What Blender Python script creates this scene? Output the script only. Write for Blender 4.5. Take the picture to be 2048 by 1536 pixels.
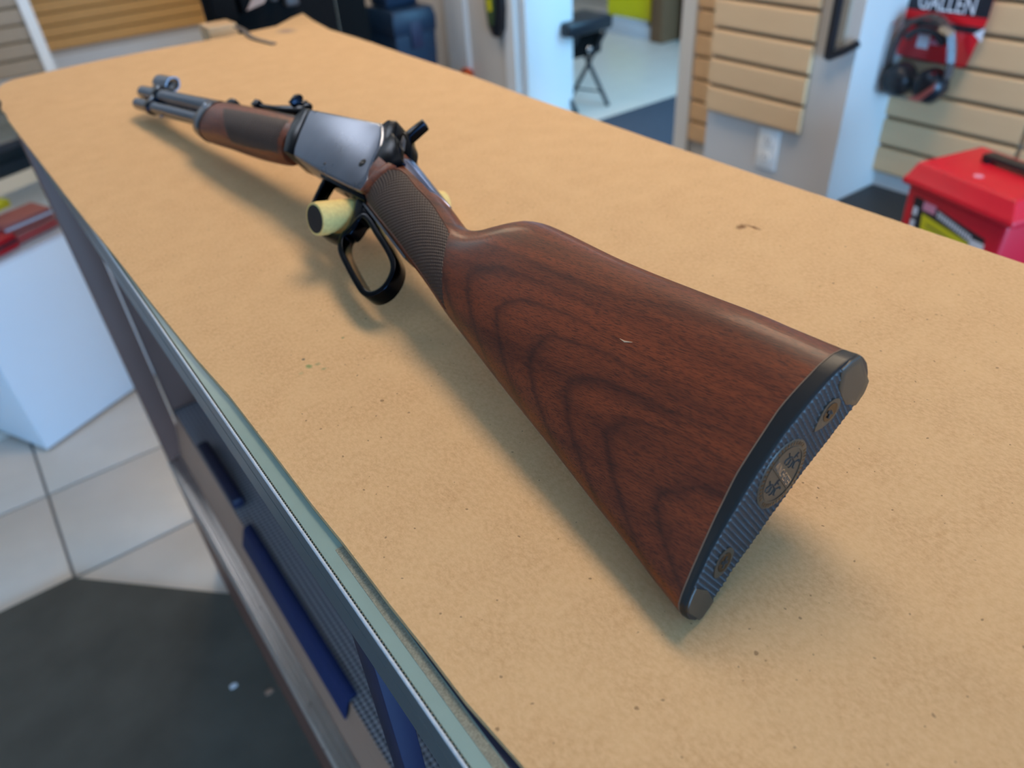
import bpy, bmesh, math, random
from mathutils import Vector, Matrix
random.seed(7)
for o in list(bpy.data.objects):
    bpy.data.objects.remove(o)
SC = bpy.context.scene
COL = SC.collection
IN = 0.0254
EYE = 46.8            # height of the lens above the floor, inches

# ------------------------------------------------------------------ camera
def cam_axes(pitch, roll, yaw):
    f = Vector((math.sin(yaw)*math.cos(pitch), math.cos(yaw)*math.cos(pitch), -math.sin(pitch)))
    r = Vector((math.cos(yaw), -math.sin(yaw), 0)); u = r.cross(f)
    return r*math.cos(roll)+u*math.sin(roll), -r*math.sin(roll)+u*math.cos(roll), f
cr, cu, cf = cam_axes(0.64773, -0.07408, 0.59434)
cam = bpy.data.cameras.new('camera'); camo = bpy.data.objects.new('camera', cam); COL.objects.link(camo)
camo.matrix_world = Matrix(((cr.x, cu.x, -cf.x, 0), (cr.y, cu.y, -cf.y, 0), (cr.z, cu.z, -cf.z, EYE*IN), (0, 0, 0, 1)))
cam.sensor_fit = 'HORIZONTAL'; cam.sensor_width = 36.0; cam.lens = 1480.5*36/2048
cam.clip_start = 0.01
cam.dof.use_dof = True; cam.dof.focus_distance = 13.4*IN; cam.dof.aperture_fstop = 7.5
SC.camera = camo

# ------------------------------------------------------------------ view, world, lights
SC.view_settings.view_transform = 'Standard'; SC.view_settings.look = 'None'
SC.view_settings.gamma = 1.0; SC.view_settings.use_curve_mapping = False
SC.view_settings.exposure = -0.14
world = bpy.data.worlds.new('world'); SC.world = world; world.use_nodes = True
bgn = world.node_tree.nodes['Background']
bgn.inputs[0].default_value = (0.55, 0.72, 1.0, 1); bgn.inputs[1].default_value = 0.35

def lin(c):
    return tuple(((v/255)/12.92 if v <= 10 else (((v/255)+0.055)/1.055)**2.4) for v in c)
def P(x, y, z):       # inches, measured from the lens; floor lies at z = -EYE
    return Vector((x*IN, y*IN, (z+EYE)*IN))
def area(name, loc, target, sx, sy, power, color):
    l = bpy.data.lights.new(name, 'AREA'); l.shape = 'RECTANGLE'; l.size = sx*IN; l.size_y = sy*IN
    l.energy = power; l.color = color
    o = bpy.data.objects.new(name, l); COL.objects.link(o); o.location = P(*loc)
    o.rotation_euler = (P(*target)-P(*loc)).to_track_quat('-Z', 'Y').to_euler()
    return o
# shop-front window behind the photographer: cool daylight
area('shop_window_daylight', (28, -132, -15), (22, 60, -24), 166, 60, 470, (0.25, 0.56, 1.0))
# a window of the back room beyond the doorway
area('back_room_daylight', (118, 63, 6), (108, 120, -34), 40, 66, 52, (0.24, 0.62, 1.0))

# ------------------------------------------------------------------ node helpers
class NT:
    def __init__(s, name):
        s.m = bpy.data.materials.new(name); s.m.use_nodes = True
        s.t = s.m.node_tree; s.b = s.t.nodes['Principled BSDF']; s.out = s.t.nodes['Material Output']
    def n(s, kind, **kw):
        nd = s.t.nodes.new(kind)
        for k, v in kw.items(): setattr(nd, k, v)
        return nd
    def l(s, a, b): s.t.links.new(a, b)
    def put(s, inp, v):
        if hasattr(v, 'is_output'): s.l(v, inp)
        else: inp.default_value = v
    def math(s, op, a, b=0.0, c=None, clamp=False):
        nd = s.n('ShaderNodeMath', operation=op, use_clamp=clamp); s.put(nd.inputs[0], a); s.put(nd.inputs[1], b)
        if c is not None: s.put(nd.inputs[2], c)
        return nd.outputs[0]
    def mix(s, fac, a, b, blend='MIX'):
        nd = s.n('ShaderNodeMix', data_type='RGBA', blend_type=blend)
        s.put(nd.inputs[0], fac)
        s.put(nd.inputs[6], a if hasattr(a, 'is_output') else (*a[:3], 1)); s.put(nd.inputs[7], b if hasattr(b, 'is_output') else (*b[:3], 1))
        return nd.outputs[2]
    def coord(s, scale=(1, 1, 1), kind='Object', loc=(0, 0, 0), rot=(0, 0, 0)):
        tc = s.n('ShaderNodeTexCoord'); mp = s.n('ShaderNodeMapping')
        mp.inputs[1].default_value = loc; mp.inputs[2].default_value = rot; mp.inputs[3].default_value = scale
        s.l(tc.outputs[kind], mp.inputs[0]); return mp.outputs[0]
    def noise(s, vec, scale, detail=4, rough=0.55, dist=0.0):
        nd = s.n('ShaderNodeTexNoise'); s.l(vec, nd.inputs['Vector']); nd.inputs['Scale'].default_value = scale
        nd.inputs['Detail'].default_value = detail; nd.inputs['Roughness'].default_value = rough; nd.inputs['Distortion'].default_value = dist
        return nd.outputs['Fac']
    def ramp(s, fac, stops):
        nd = s.n('ShaderNodeValToRGB'); s.put(nd.inputs[0], fac); el = nd.color_ramp.elements
        while len(el) < len(stops): el.new(0.5)
        for e, (p, c) in zip(el, stops):
            e.position = p; e.color = (*c[:3], 1) if isinstance(c, tuple) else (c, c, c, 1)
        return nd.outputs[0]
    def bump(s, h, strength=0.3, dist=0.001):
        nd = s.n('ShaderNodeBump'); nd.inputs['Strength'].default_value = strength; nd.inputs['Distance'].default_value = dist
        s.l(h, nd.inputs['Height']); s.l(nd.outputs[0], s.b.inputs['Normal'])
    def base(s, col=None, rough=None, metal=None, spec=None, coat=None):
        if col is not None: s.put(s.b.inputs['Base Color'], col if hasattr(col, 'is_output') else (*col[:3], 1))
        if rough is not None: s.put(s.b.inputs['Roughness'], rough)
        if metal is not None: s.put(s.b.inputs['Metallic'], metal)
        if spec is not None: s.put(s.b.inputs['Specular IOR Level'], spec)
        if coat is not None:
            s.b.inputs['Coat Weight'].default_value = coat; s.b.inputs['Coat Roughness'].default_value = 0.12
        return s.m

def M_plain(name, rgb, rough=0.5, metal=0.0, spec=0.5, var=0.06, scale=40, bump=0.0, coat=None):
    t = NT(name); c = lin(rgb); v = t.coord()
    nz = t.noise(v, scale, 4)
    col = t.mix(nz, tuple(k*(1-var*1.6) for k in c), tuple(min(1, k*(1+var*1.6)) for k in c))
    if bump: t.bump(t.noise(v, scale*6, 3), bump, 0.0006)
    return t.base(col, rough, metal, spec, coat)

def M_walnut(name):
    # straight walnut grain along local Y that opens into arched figure towards the lower edge
    t = NT(name); tc = t.n('ShaderNodeTexCoord'); sp = t.n('ShaderNodeSeparateXYZ'); t.l(tc.outputs['Object'], sp.inputs[0])
    u = t.math('MULTIPLY', sp.outputs[1], 1/IN); w = t.math('MULTIPLY', sp.outputs[2], 1/IN)
    nz = t.noise(t.coord((1, 0.35, 1)), 26, 4, 0.6); wob = t.math('SUBTRACT', nz, 0.5)
    axis = t.math('MULTIPLY_ADD', u, 0.335, -5.45)
    dw = t.math('SUBTRACT', w, axis); dw = t.math('MULTIPLY_ADD', wob, 0.55, dw)
    g = t.math('MULTIPLY_ADD', t.math('POWER', t.math('ABSOLUTE', dw), 1.7), 1.75, u)
    g = t.math('MULTIPLY_ADD', wob, 1.1, g)
    fr = t.math('FRACT', t.math('MULTIPLY', g, 0.80))
    ring = t.ramp(fr, [(0.0, 1.0), (0.05, 0.85), (0.16, 0.25), (0.45, 0.0), (0.80, 0.15), (0.97, 0.75), (1.0, 1.0)])
    streak = t.noise(t.coord((1, 0.05, 1), rot=(0.16, 0, 0)), 1000, 5, 0.7)
    streak = t.ramp(streak, [(0.38, 0.0), (0.66, 1.0)])
    broad = t.ramp(t.noise(t.coord((1, 0.09, 1), rot=(0.16, 0, 0)), 90, 3), [(0.35, 0.0), (0.65, 1.0)])
    pore = t.noise(t.coord((1, 0.07, 1), rot=(0.20, 0, 0)), 3300, 2, 0.55)
    pore = t.ramp(pore, [(0.50, 0.0), (0.59, 1.0)])
    c1 = t.mix(broad, lin((132, 60, 28)), lin((86, 35, 16)))
    c2 = t.mix(t.math('MULTIPLY', streak, 0.40), c1, lin((138, 70, 36)))
    fade = t.ramp(t.math('MULTIPLY', t.math('ABSOLUTE', dw), 0.4), [(0.25, 1.0), (0.75, 0.22)])
    c3 = t.mix(t.math('MULTIPLY', t.math('MULTIPLY', ring, fade), 0.66), c2, lin((48, 20, 12)))
    c4 = t.mix(t.math('MULTIPLY', pore, 0.60), c3, lin((30, 12, 8)))
    t.bump(t.math('SUBTRACT', t.math('MULTIPLY', streak, 0.3), pore), 0.10, 0.0004)
    t.base(c4, 0.42, 0.0, 0.38, 0.12)
    return t.m

def M_metal(name, rgb, rough=0.25, var=0.1, scale=60, metal=1.0):
    t = NT(name); c = lin(rgb); v = t.coord()
    nz = t.noise(v, scale, 5, 0.6)
    col = t.mix(nz, tuple(k*(1-var*2) for k in c), tuple(min(1, k*(1+var*2)) for k in c))
    r = t.math('MULTIPLY_ADD', nz, 0.16, rough-0.08)
    return t.base(col, r, metal)

def M_kraft(name):
    t = NT(name); v = t.coord()
    fib = t.noise(t.coord((1, 0.6, 1)), 520, 5, 0.75); blot = t.noise(v, 38, 4, 0.6); big = t.noise(v, 7, 3)
    fine = t.noise(v, 1500, 2, 0.6)
    c = t.mix(t.ramp(blot, [(0.3, 0.0), (0.7, 1.0)]), lin((202, 158, 110)), lin((219, 177, 127)))
    c = t.mix(t.ramp(fib, [(0.36, 0.0), (0.66, 1.0)]), c, lin((228, 188, 140)))
    c = t.mix(t.math('MULTIPLY', t.ramp(fib, [(0.62, 0.0), (0.80, 1.0)]), 0.5), c, lin((176, 138, 92)))
    c = t.mix(t.math('MULTIPLY', big, 0.22), c, lin((192, 152, 106)))
    spec = t.ramp(t.noise(v, 330, 1, 0.3), [(0.765, 0.0), (0.785, 1.0)])
    c = t.mix(t.math('MULTIPLY', spec, 0.6), c, lin((110, 78, 48)))
    # ink flecks and a scuff with shapes of their own
    geo = t.n('ShaderNodeNewGeometry'); sp = t.n('ShaderNodeSeparateXYZ'); t.l(geo.outputs['Position'], sp.inputs[0])
    wob = t.noise(v, 420, 3)
    def spot(c, x, y, rx, ry, rgb, amt):
        dx = t.math('DIVIDE', t.math('SUBTRACT', sp.outputs[0], x*IN), rx*IN); dy = t.math('DIVIDE', t.math('SUBTRACT', sp.outputs[1], y*IN), ry*IN)
        d = t.math('SQRT', t.math('ADD', t.math('MULTIPLY', dx, dx), t.math('MULTIPLY', dy, dy)))
        d = t.math('MULTIPLY_ADD', wob, 1.2, d)
        k = t.ramp(d, [(0.0, 1.0), (0.35, 1.0), (1.0, 0.0)])
        k = t.ramp(t.math('MULTIPLY', d, 0.5), [(0.45, 1.0), (0.85, 0.0)])
        return t.mix(t.math('MULTIPLY', k, amt), c, lin(rgb))
    for a in ((4.05, 14.6, .05, .06, (92, 88, 70), 0.95), (4.03, 14.25, .09, .11, (132, 148, 92), 0.9), (4.23, 14.2, .08, .08, (160, 150, 104), 0.7),
              (4.26, 13.93, .07, .06, (150, 148, 100), 0.8), (3.78, 14.12, .07, .07, (186, 168, 120), 0.6), (5.18, 14.82, .05, .05, (138, 140, 92), 0.9),
              (16.70, 12.28, .24, .16, (128, 88, 52), 0.95), (16.92, 12.0, .09, .24, (122, 82, 48), 0.9), (18.44, 49.9, .7, .9, (150, 128, 118), 0.8)):
        c = spot(c, *a)
    t.bump(t.math('ADD', fib, t.math('MULTIPLY', fine, 0.5)), 0.16, 0.0005)
    return t.base(c, 0.78, 0, 0.25)

def M_glass(name, tint=(0.95, 0.97, 0.97), refl=0.10):
    t = NT(name); t.t.nodes.remove(t.b)
    tr = t.n('ShaderNodeBsdfTransparent'); tr.inputs[0].default_value = (*tint, 1)
    gl = t.n('ShaderNodeBsdfGlossy'); gl.inputs[0].default_value = (0.9, 0.95, 0.95, 1); gl.inputs[1].default_value = 0.04
    mx = t.n('ShaderNodeMixShader'); fr = t.n('ShaderNodeFresnel'); fr.inputs[0].default_value = 1.45
    t.l(t.math('MULTIPLY', fr.outputs[0], refl*8, clamp=True), mx.inputs[0]); t.l(tr.outputs[0], mx.inputs[1]); t.l(gl.outputs[0], mx.inputs[2])
    t.l(mx.outputs[0], t.out.inputs[0]); return t.m

def M_emit(name, rgb, strength):
    t = NT(name); t.base(lin((240, 240, 240)), 0.5)
    t.b.inputs['Emission Color'].default_value = (*rgb, 1); t.b.inputs['Emission Strength'].default_value = strength
    return t.m

def M_dots(name, rgb_hi, rgb_lo, pitch, relief=0.6):
    t = NT(name); v = t.coord((1/(pitch*IN), 1/(pitch*IN), 1/(pitch*IN)))
    sp = t.n('ShaderNodeSeparateXYZ'); t.l(v, sp.inputs[0])
    a = t.math('SINE', t.math('MULTIPLY', t.math('ADD', sp.outputs[0], sp.outputs[1]), math.pi)); b = t.math('SINE', t.math('MULTIPLY', t.math('SUBTRACT', sp.outputs[0], sp.outputs[1]), math.pi))
    k = t.math('MULTIPLY_ADD', t.math('MULTIPLY', a, b), 0.5, 0.5)
    col = t.mix(t.ramp(k, [(0.30, 0.0), (0.62, 1.0)]), lin(rgb_lo), lin(rgb_hi)); t.bump(k, relief, 0.002)
    return t.base(col, 0.6)

def M_slat(name, rgb, seed=0.0):
    t = NT(name); v = t.coord((1, 0.18, 1), loc=(seed, seed, seed))
    oi = t.n('ShaderNodeObjectInfo')
    nz = t.noise(v, 30, 4); c = lin(rgb)
    col = t.mix(nz, tuple(k*0.90 for k in c), tuple(min(1, k*1.08) for k in c))
    col = t.mix(t.math('MULTIPLY', oi.outputs['Random'], 0.22), col, tuple(k*0.80 for k in c))
    return t.base(col, 0.5, 0, 0.4)

MAT = {}
MAT['walnut'] = M_walnut('oiled_walnut')
MAT['checker'] = M_plain('cut_checkering_walnut', (58, 38, 29), 0.45, var=0.12, scale=300)
MAT['blued'] = M_metal('blued_steel', (112, 116, 126), 0.22, 0.05)
MAT['tang'] = M_metal('sky_lit_blued_tang', (140, 146, 176), 0.22, 0.04)  # blued steel made lighter and bluer to paint in the sky's reflection
MAT['receiver'] = M_metal('polished_blued_receiver', (132, 138, 152), 0.29, 0.14, 30)
MAT['black_steel'] = M_metal('dark_blued_steel', (24, 28, 36), 0.22, 0.05)
MAT['plate'] = M_plain('black_buttplate_plastic', (18, 19, 22), 0.40, var=0.1, scale=120, bump=0.05)
MAT['plate_rib'] = M_plain('black_ribbed_plastic', (30, 32, 35), 0.45, spec=0.4, var=0.05, scale=300)
MAT['plate_smooth'] = M_plain('warm_reflection_plastic', (60, 48, 38), 0.32, spec=0.35, var=0.05, scale=200)  # black plastic, brown tint paints the cardboard's warm reflection
MAT['screw'] = M_metal('dark_screw_steel', (78, 72, 68), 0.25, 0.1)
MAT['ink_black'] = M_plain('deep_black', (10, 10, 11), 0.6)
MAT['seam'] = M_plain('pale_glue_line', (120, 100, 84), 0.6)
MAT['nick'] = M_plain('bare_wood_nick', (214, 176, 140), 0.6)
MAT['cork'] = M_plain('cream_cork', (250, 204, 126), 0.8, var=0.16, scale=420, bump=0.3)
MAT['rubber'] = M_plain('black_rubber', (16, 17, 20), 0.7)
MAT['kraft'] = M_kraft('kraft_cardboard')
MAT['kraft_edge'] = M_plain('cardboard_cut_edge', (150, 112, 70), 0.9, var=0.2, scale=500)
MAT['alu'] = M_plain('slate_anodised_aluminium', (94, 98, 100), 0.42, var=0.04, scale=30)
MAT['alu_lip'] = M_plain('lamp_lit_aluminium_lip', (206, 212, 220), 0.35, var=0.2, scale=500)  # near-white colour paints the lamp glint along the frame edge
MAT['alu_rail'] = M_metal('ribbed_aluminium', (222, 216, 212), 0.30, 0.06, 60)
MAT['glass_top'] = M_plain('green_edged_plate_glass', (150, 168, 156), 0.25, var=0.04, scale=90, spec=0.6)  # opaque pallor stands in for reflected sky; green is the glass's own
MAT['gasket'] = M_plain('olive_rubber_gasket', (104, 104, 88), 0.8)
MAT['grit'] = M_plain('grey_grit', (150, 148, 132), 0.9, var=0.5, scale=1400, bump=0.5)
MAT['glass'] = M_glass('clear_case_glass')
MAT['mauve'] = M_plain('mauve_brown_laminate', (124, 88, 76), 0.50, spec=0.25, var=0.06, scale=12)
MAT['tan'] = M_plain('tan_case_liner', (178, 140, 118), 0.6, var=0.06, scale=20)
MAT['liner'] = M_dots('perforated_grey_liner', (186, 178, 182), (84, 80, 88), 0.26)
MAT['blue_cloth'] = M_plain('royal_blue_cloth', (18, 34, 84), 0.8, var=0.1, scale=60)
MAT['navy'] = M_plain('navy_paint', (34, 34, 62), 0.5)
MAT['dark'] = M_plain('charcoal_paint', (40, 44, 50), 0.6)
MAT['tile'] = M_plain('pale_floor_tile', (224, 214, 202), 0.32, var=0.07, scale=9)
MAT['grout'] = M_plain('grey_grout', (128, 126, 124), 0.9, var=0.1, scale=60)
MAT['mat'] = M_plain('dark_grey_carpet_mat', (94, 90, 82), 0.95, spec=0.1, var=0.22, scale=8, bump=0.4)
MAT['carpet'] = M_plain('blue_grey_carpet', (70, 76, 86), 0.95, spec=0.1, var=0.12, scale=40, bump=0.3)
MAT['wall'] = M_plain('grey_wall_paint', (204, 198, 190), 0.7, var=0.03, scale=4)
MAT['wall_white'] = M_plain('white_paint', (226, 228, 228), 0.5, var=0.02, scale=6)
MAT['ceil'] = M_plain('white_ceiling_tile', (172, 168, 162), 0.9, var=0.04, scale=20)
MAT['slat'] = M_slat('maple_slat_board', (224, 184, 138))
MAT['slat_warm'] = M_slat('honey_slat_board', (228, 176, 104), 3.0)
MAT['slat_grey'] = M_slat('grey_brown_slat_board', (158, 142, 122), 5.0)
MAT['groove'] = M_plain('dark_slat_groove', (104, 84, 58), 0.9)
MAT['outlet'] = M_plain('white_outlet_plastic', (240, 238, 232), 0.35, var=0.02)
MAT['slot'] = M_plain('outlet_slot_grey', (150, 150, 146), 0.6)
MAT['red'] = M_plain('red_moulded_plastic', (214, 22, 44), 0.40, var=0.05, scale=20)
MAT['red_card'] = M_plain('red_printed_card', (222, 20, 34), 0.45)
MAT['black_card'] = M_plain('black_printed_card', (30, 32, 40), 0.45)
MAT['white_print'] = M_plain('white_print', (226, 228, 234), 0.5)
MAT['pink_print'] = M_plain('pink_print', (226, 150, 176), 0.5)
MAT['yellow_print'] = M_plain('yellow_print', (214, 206, 30), 0.5)
MAT['yellow'] = M_plain('yellow_plastic', (252, 232, 20), 0.4)
MAT['black_plastic'] = M_plain('black_plastic', (30, 32, 38), 0.3, var=0.08)
MAT['grey_plastic'] = M_plain('grey_brown_plastic', (84, 74, 70), 0.5)
MAT['blister'] = M_glass('clear_blister_plastic', (0.95, 0.95, 0.96), 0.07)
MAT['blue_case'] = M_plain('dark_blue_hard_plastic', (12, 36, 60), 0.42, var=0.06, scale=10)
MAT['black_case'] = M_plain('black_nylon', (14, 13, 13), 0.8, spec=0.12, var=0.2, scale=60, bump=0.3)
MAT['shelf_white'] = M_plain('white_shelf_paint', (214, 214, 220), 0.5)
MAT['wood_post'] = M_plain('brown_shelf_board', (128, 92, 62), 0.6, var=0.1)
MAT['orange'] = M_plain('orange_plastic', (206, 84, 40), 0.5)
MAT['green_pack'] = M_plain('mottled_green_print', (64, 84, 50), 0.6, var=0.5, scale=70)
MAT['maroon'] = M_plain('red_brown_box_card', (192, 104, 94), 0.6, var=0.08)
MAT['white_case'] = M_plain('white_laminate', (222, 230, 238), 0.35, var=0.02, scale=5)
MAT['warm_lamp'] = M_emit('warm_fluorescent_diffuser', (1.0, 0.78, 0.54), 12.6)
MAT['cool_lamp'] = M_emit('neutral_fluorescent_diffuser', (0.92, 0.95, 1.0), 5.0)
MAT['chrome'] = M_metal('chrome_tube', (200, 205, 215), 0.12, 0.03)

# ------------------------------------------------------------------ mesh helpers
class MB:
    def __init__(s): s.v = []; s.f = []; s.m = []
    def add(s, vs, fs, mi=0):
        k = len(s.v); s.v += [tuple(v) for v in vs]; s.f += [tuple(i+k for i in f) for f in fs]; s.m += [mi]*len(fs)
        return s
    def box(s, a, b, mi=0):
        x0, y0, z0 = a; x1, y1, z1 = b
        return s.add([(x0, y0, z0), (x1, y0, z0), (x1, y1, z0), (x0, y1, z0), (x0, y0, z1), (x1, y0, z1), (x1, y1, z1), (x0, y1, z1)],
                     [(0, 3, 2, 1), (4, 5, 6, 7), (0, 1, 5, 4), (1, 2, 6, 5), (2, 3, 7, 6), (3, 0, 4, 7)], mi)
    def rings(s, rings, cap=True, mi=0):
        n = len(rings[0]); vs = [p for r in rings for p in r]; fs = []
        for i in range(len(rings)-1):
            for j in range(n):
                a = i*n+j; b = i*n+(j+1) % n
                fs.append((a, b, b+n, a+n))
        if cap:
            fs.append(tuple(range(n-1, -1, -1))); fs.append(tuple((len(rings)-1)*n+j for j in range(n)))
        return s.add(vs, fs, mi)
    def tube(s, pts, r, seg=12, cap=True, mi=0, squash=1.0):
        pts = [Vector(p) for p in pts]; rs = r if isinstance(r, (list, tuple)) else [r]*len(pts)
        up = None; rg = []
        for i, p in enumerate(pts):
            d = (pts[min(i+1, len(pts)-1)]-pts[max(i-1, 0)]).normalized()
            if up is None:
                up = Vector((0, 0, 1)) if abs(d.z) < 0.9 else Vector((0, 1, 0))
            sd = d.cross(up).normalized(); up = sd.cross(d).normalized()
            rg.append([p+sd*math.cos(2*math.pi*k/seg)*rs[i]*squash+up*math.sin(2*math.pi*k/seg)*rs[i] for k in range(seg)])
        return s.rings(rg, cap, mi)
    def prism(s, poly, fn, h0, h1, mi=0):      # polygon (a,b) extruded along c; fn(a,b,c)->xyz
        n = len(poly); vs = [fn(a, b, h0) for a, b in poly]+[fn(a, b, h1) for a, b in poly]
        fs = [tuple(range(n-1, -1, -1)), tuple(range(n, 2*n))]+[(i, (i+1) % n, (i+1) % n+n, i+n) for i in range(n)]
        return s.add(vs, fs, mi)
    def band(s, path, th, fn, h0, h1, closed=False, mi=0):   # flat strip following a 2D path
        n = len(path); rg = []
        for i, p in enumerate(path):
            a = path[(i-1) % n] if closed else path[max(i-1, 0)]; b = path[(i+1) % n] if closed else path[min(i+1, n-1)]
            d = Vector((b[0]-a[0], b[1]-a[1])).normalized(); nn = Vector((-d.y, d.x)); q = Vector((p[0], p[1]))
            t = th[i] if isinstance(th, (list, tuple)) else th
            o = q+nn*t/2; k = q-nn*t/2
            rg.append([fn(o.x, o.y, h0), fn(o.x, o.y, h1), fn(k.x, k.y, h1), fn(k.x, k.y, h0)])
        if closed: rg.append(rg[0])
        return s.rings(rg, not closed, mi)

def smooth_path(pts, n=6, closed=False):
    out = []; L = len(pts); seg = L if closed else L-1
    for i in range(seg):
        g = lambda k: Vector(pts[k % L]) if closed else Vector(pts[max(0, min(L-1, k))])
        p0, p1, p2, p3 = g(i-1), g(i), g(i+1), g(i+2)
        for j in range(n):
            t = j/n
            out.append(tuple(0.5*((2*p1)+(-p0+p2)*t+(2*p0-5*p1+4*p2-p3)*t*t+(-p0+3*p1-3*p2+p3)*t**3)))
    if not closed: out.append(tuple(pts[-1]))
    return out

def mk(name, mb, mats, parent=None, smooth=False, bevel=0.0, seg=2, label=None, scale=IN, sharp=35, loc=None):
    me = bpy.data.meshes.new(name)
    me.from_pydata([(v[0]*scale, v[1]*scale, v[2]*scale) for v in mb.v], [], mb.f)
    mats = mats if isinstance(mats, (list, tuple)) else [mats]
    for m in mats: me.materials.append(MAT[m])
    me.polygons.foreach_set('material_index', mb.m)
    bm = bmesh.new(); bm.from_mesh(me)
    bmesh.ops.remove_doubles(bm, verts=bm.verts, dist=1e-6)
    bmesh.ops.recalc_face_normals(bm, faces=bm.faces)
    if bevel:
        es = [e for e in bm.edges if len(e.link_faces) == 2 and e.calc_face_angle(0) > math.radians(28)]
        bmesh.ops.bevel(bm, geom=es, offset=bevel*scale, segments=seg, affect='EDGES', profile=0.5)
    bm.to_mesh(me); bm.free()
    if smooth or bevel:
        me.polygons.foreach_set('use_smooth', [True]*len(me.polygons))
        me.set_sharp_from_angle(angle=math.radians(sharp))
    o = bpy.data.objects.new(name, me); COL.objects.link(o)
    if parent: o.parent = parent
    if loc is not None: o.location = loc
    if label: o['label'] = label
    return o

def thing(name, label, cat, loc, rotz=0.0, group=None):
    o = bpy.data.objects.new(name, None); COL.objects.link(o); o.empty_display_size = 0.05
    o.location = P(*loc); o.rotation_euler = (0, 0, rotz); o['label'] = label; o['category'] = cat
    if group: o['group'] = group
    return o
def tag(o, label, cat, group=None):
    o['label'] = label; o['category'] = cat
    if group: o['group'] = group
    return o
def struct(o, label=None):
    o['kind'] = 'structure'
    if label: o['label'] = label
    return o
def empty_struct(name, loc, label):
    o = bpy.data.objects.new(name, None); COL.objects.link(o); o.location = P(*loc); o['kind'] = 'structure'; o['label'] = label
    return o
def piece(src, parent, loc=None, scale=None):
    c = src.copy(); COL.objects.link(c); c.parent = parent
    if loc is not None: c.location = loc
    if scale is not None: c.scale = scale
    return c
def text_mesh(body, size, extrude):
    cu = bpy.data.curves.new('lettering', 'FONT'); cu.body = body; cu.size = size; cu.extrude = extrude
    cu.align_x = 'CENTER'; cu.align_y = 'CENTER'; cu.resolution_u = 2
    o = bpy.data.objects.new('lettering_tmp', cu); COL.objects.link(o)
    dg = bpy.context.evaluated_depsgraph_get(); me = bpy.data.meshes.new_from_object(o.evaluated_get(dg))
    vs = [tuple(v.co) for v in me.vertices]; fs = [tuple(p.vertices) for p in me.polygons]
    bpy.data.objects.remove(o); bpy.data.curves.remove(cu); bpy.data.meshes.remove(me)
    return vs, fs
FL = -EYE
CE = 58.0      # ceiling height above the lens

# ================================================================== SETTING
def struct_box(name, a, b, mat, label):
    o = mk(name, MB().box((0, 0, 0), (b[0]-a[0], b[1]-a[1], b[2]-a[2])), mat); o.location = P(*a); return struct(o, label)

floor = struct_box('floor', (-120, -130, FL-3), (175, 262, FL-0.12), 'grout', 'shop floor with grey grout between pale tiles')
tile0 = None
for i in range(-5, 3):
    for j in range(-3, 8):
        x = -7.9+12.1*i; y = 53.75+12.1*j
        if tile0 is None:
            tile0 = mk('tile', MB().box((0.12, 0.12, 0.0), (11.98, 11.98, 0.16)), 'tile', floor, bevel=0.04); t = tile0
        else: t = piece(tile0, floor)
        t.location = P(x, y, FL-0.12)-floor.location
mk('tile', MB().box((-119, 0, 0), (-68.6, 261, 0.12)), 'tile', floor).location = P(0, 0, FL-0.12)-P(-120, -130, FL-3)
mk('tile', MB().box((-68, 138.7, 0), (81, 261, 0.12)), 'tile', floor).location = P(0, 0, FL-0.12)-P(-120, -130, FL-3)
mk('tile', MB().box((82.5, 60, 0), (174, 261, 0.12)), 'tile', floor).location = P(0, 0, FL-0.12)-P(-120, -130, FL-3)

struct_box('ceiling', (-120, -130, CE), (175, 262, CE+3), 'ceil', 'white tiled shop ceiling')
wl = struct_box('wall_left', (-123, -130, FL), (-120, 262, CE), 'wall', 'grey painted wall on the far side of the shop')
struct_box('wall_front_left', (-120, -133, FL), (-56, -130, CE), 'wall', 'grey wall left of the shop window')
struct_box('wall_front_right', (112, -133, FL), (175, -130, CE), 'wall', 'grey wall right of the shop window')
struct_box('wall_front_top', (-56, -133, 16), (112, -130, CE), 'wall', 'grey wall above the shop window')
wb = struct_box('wall_back', (-120, 245.8, FL), (175, 249, CE), 'wall', 'grey painted wall at the far end of the shop')

def slat_board(parent, mat, origin, axis, length, z0, n, pitch=3.0, thick=0.7, out=(-1, 0)):
    """n grooved boards stacked upwards, each its own piece; axis 'y' or 'x'."""
    g = 0.16
    prof = [(0, g), (0.45, g), (0.62, g+0.12), (thick, g+0.30), (thick, pitch-g-0.22), (0.60, pitch-g), (0, pitch-g)]
    mb = MB()
    if axis == 'y': mb.prism(prof, lambda a, b, c: (out[0]*a, c, b), 0, length)
    else: mb.prism(prof, lambda a, b, c: (c, out[1]*a, b), 0, length)
    src = mk('slat', mb, mat, parent)
    for k in range(n):
        s = src if k == 0 else piece(src, parent)
        s.location = P(origin[0], origin[1], z0+k*pitch)-parent.location
    bk = MB().box((0, 0, 0), (0.08, length, n*pitch)) if axis == 'y' else MB().box((0, 0, 0), (length, 0.08, n*pitch))
    b = mk('groove_backing', bk, 'groove', parent)
    b.location = P(origin[0]+(out[0]*0.1 if axis == 'y' else 0), origin[1]+(out[1]*0.1 if axis == 'x' else 0), z0)-parent.location

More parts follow.
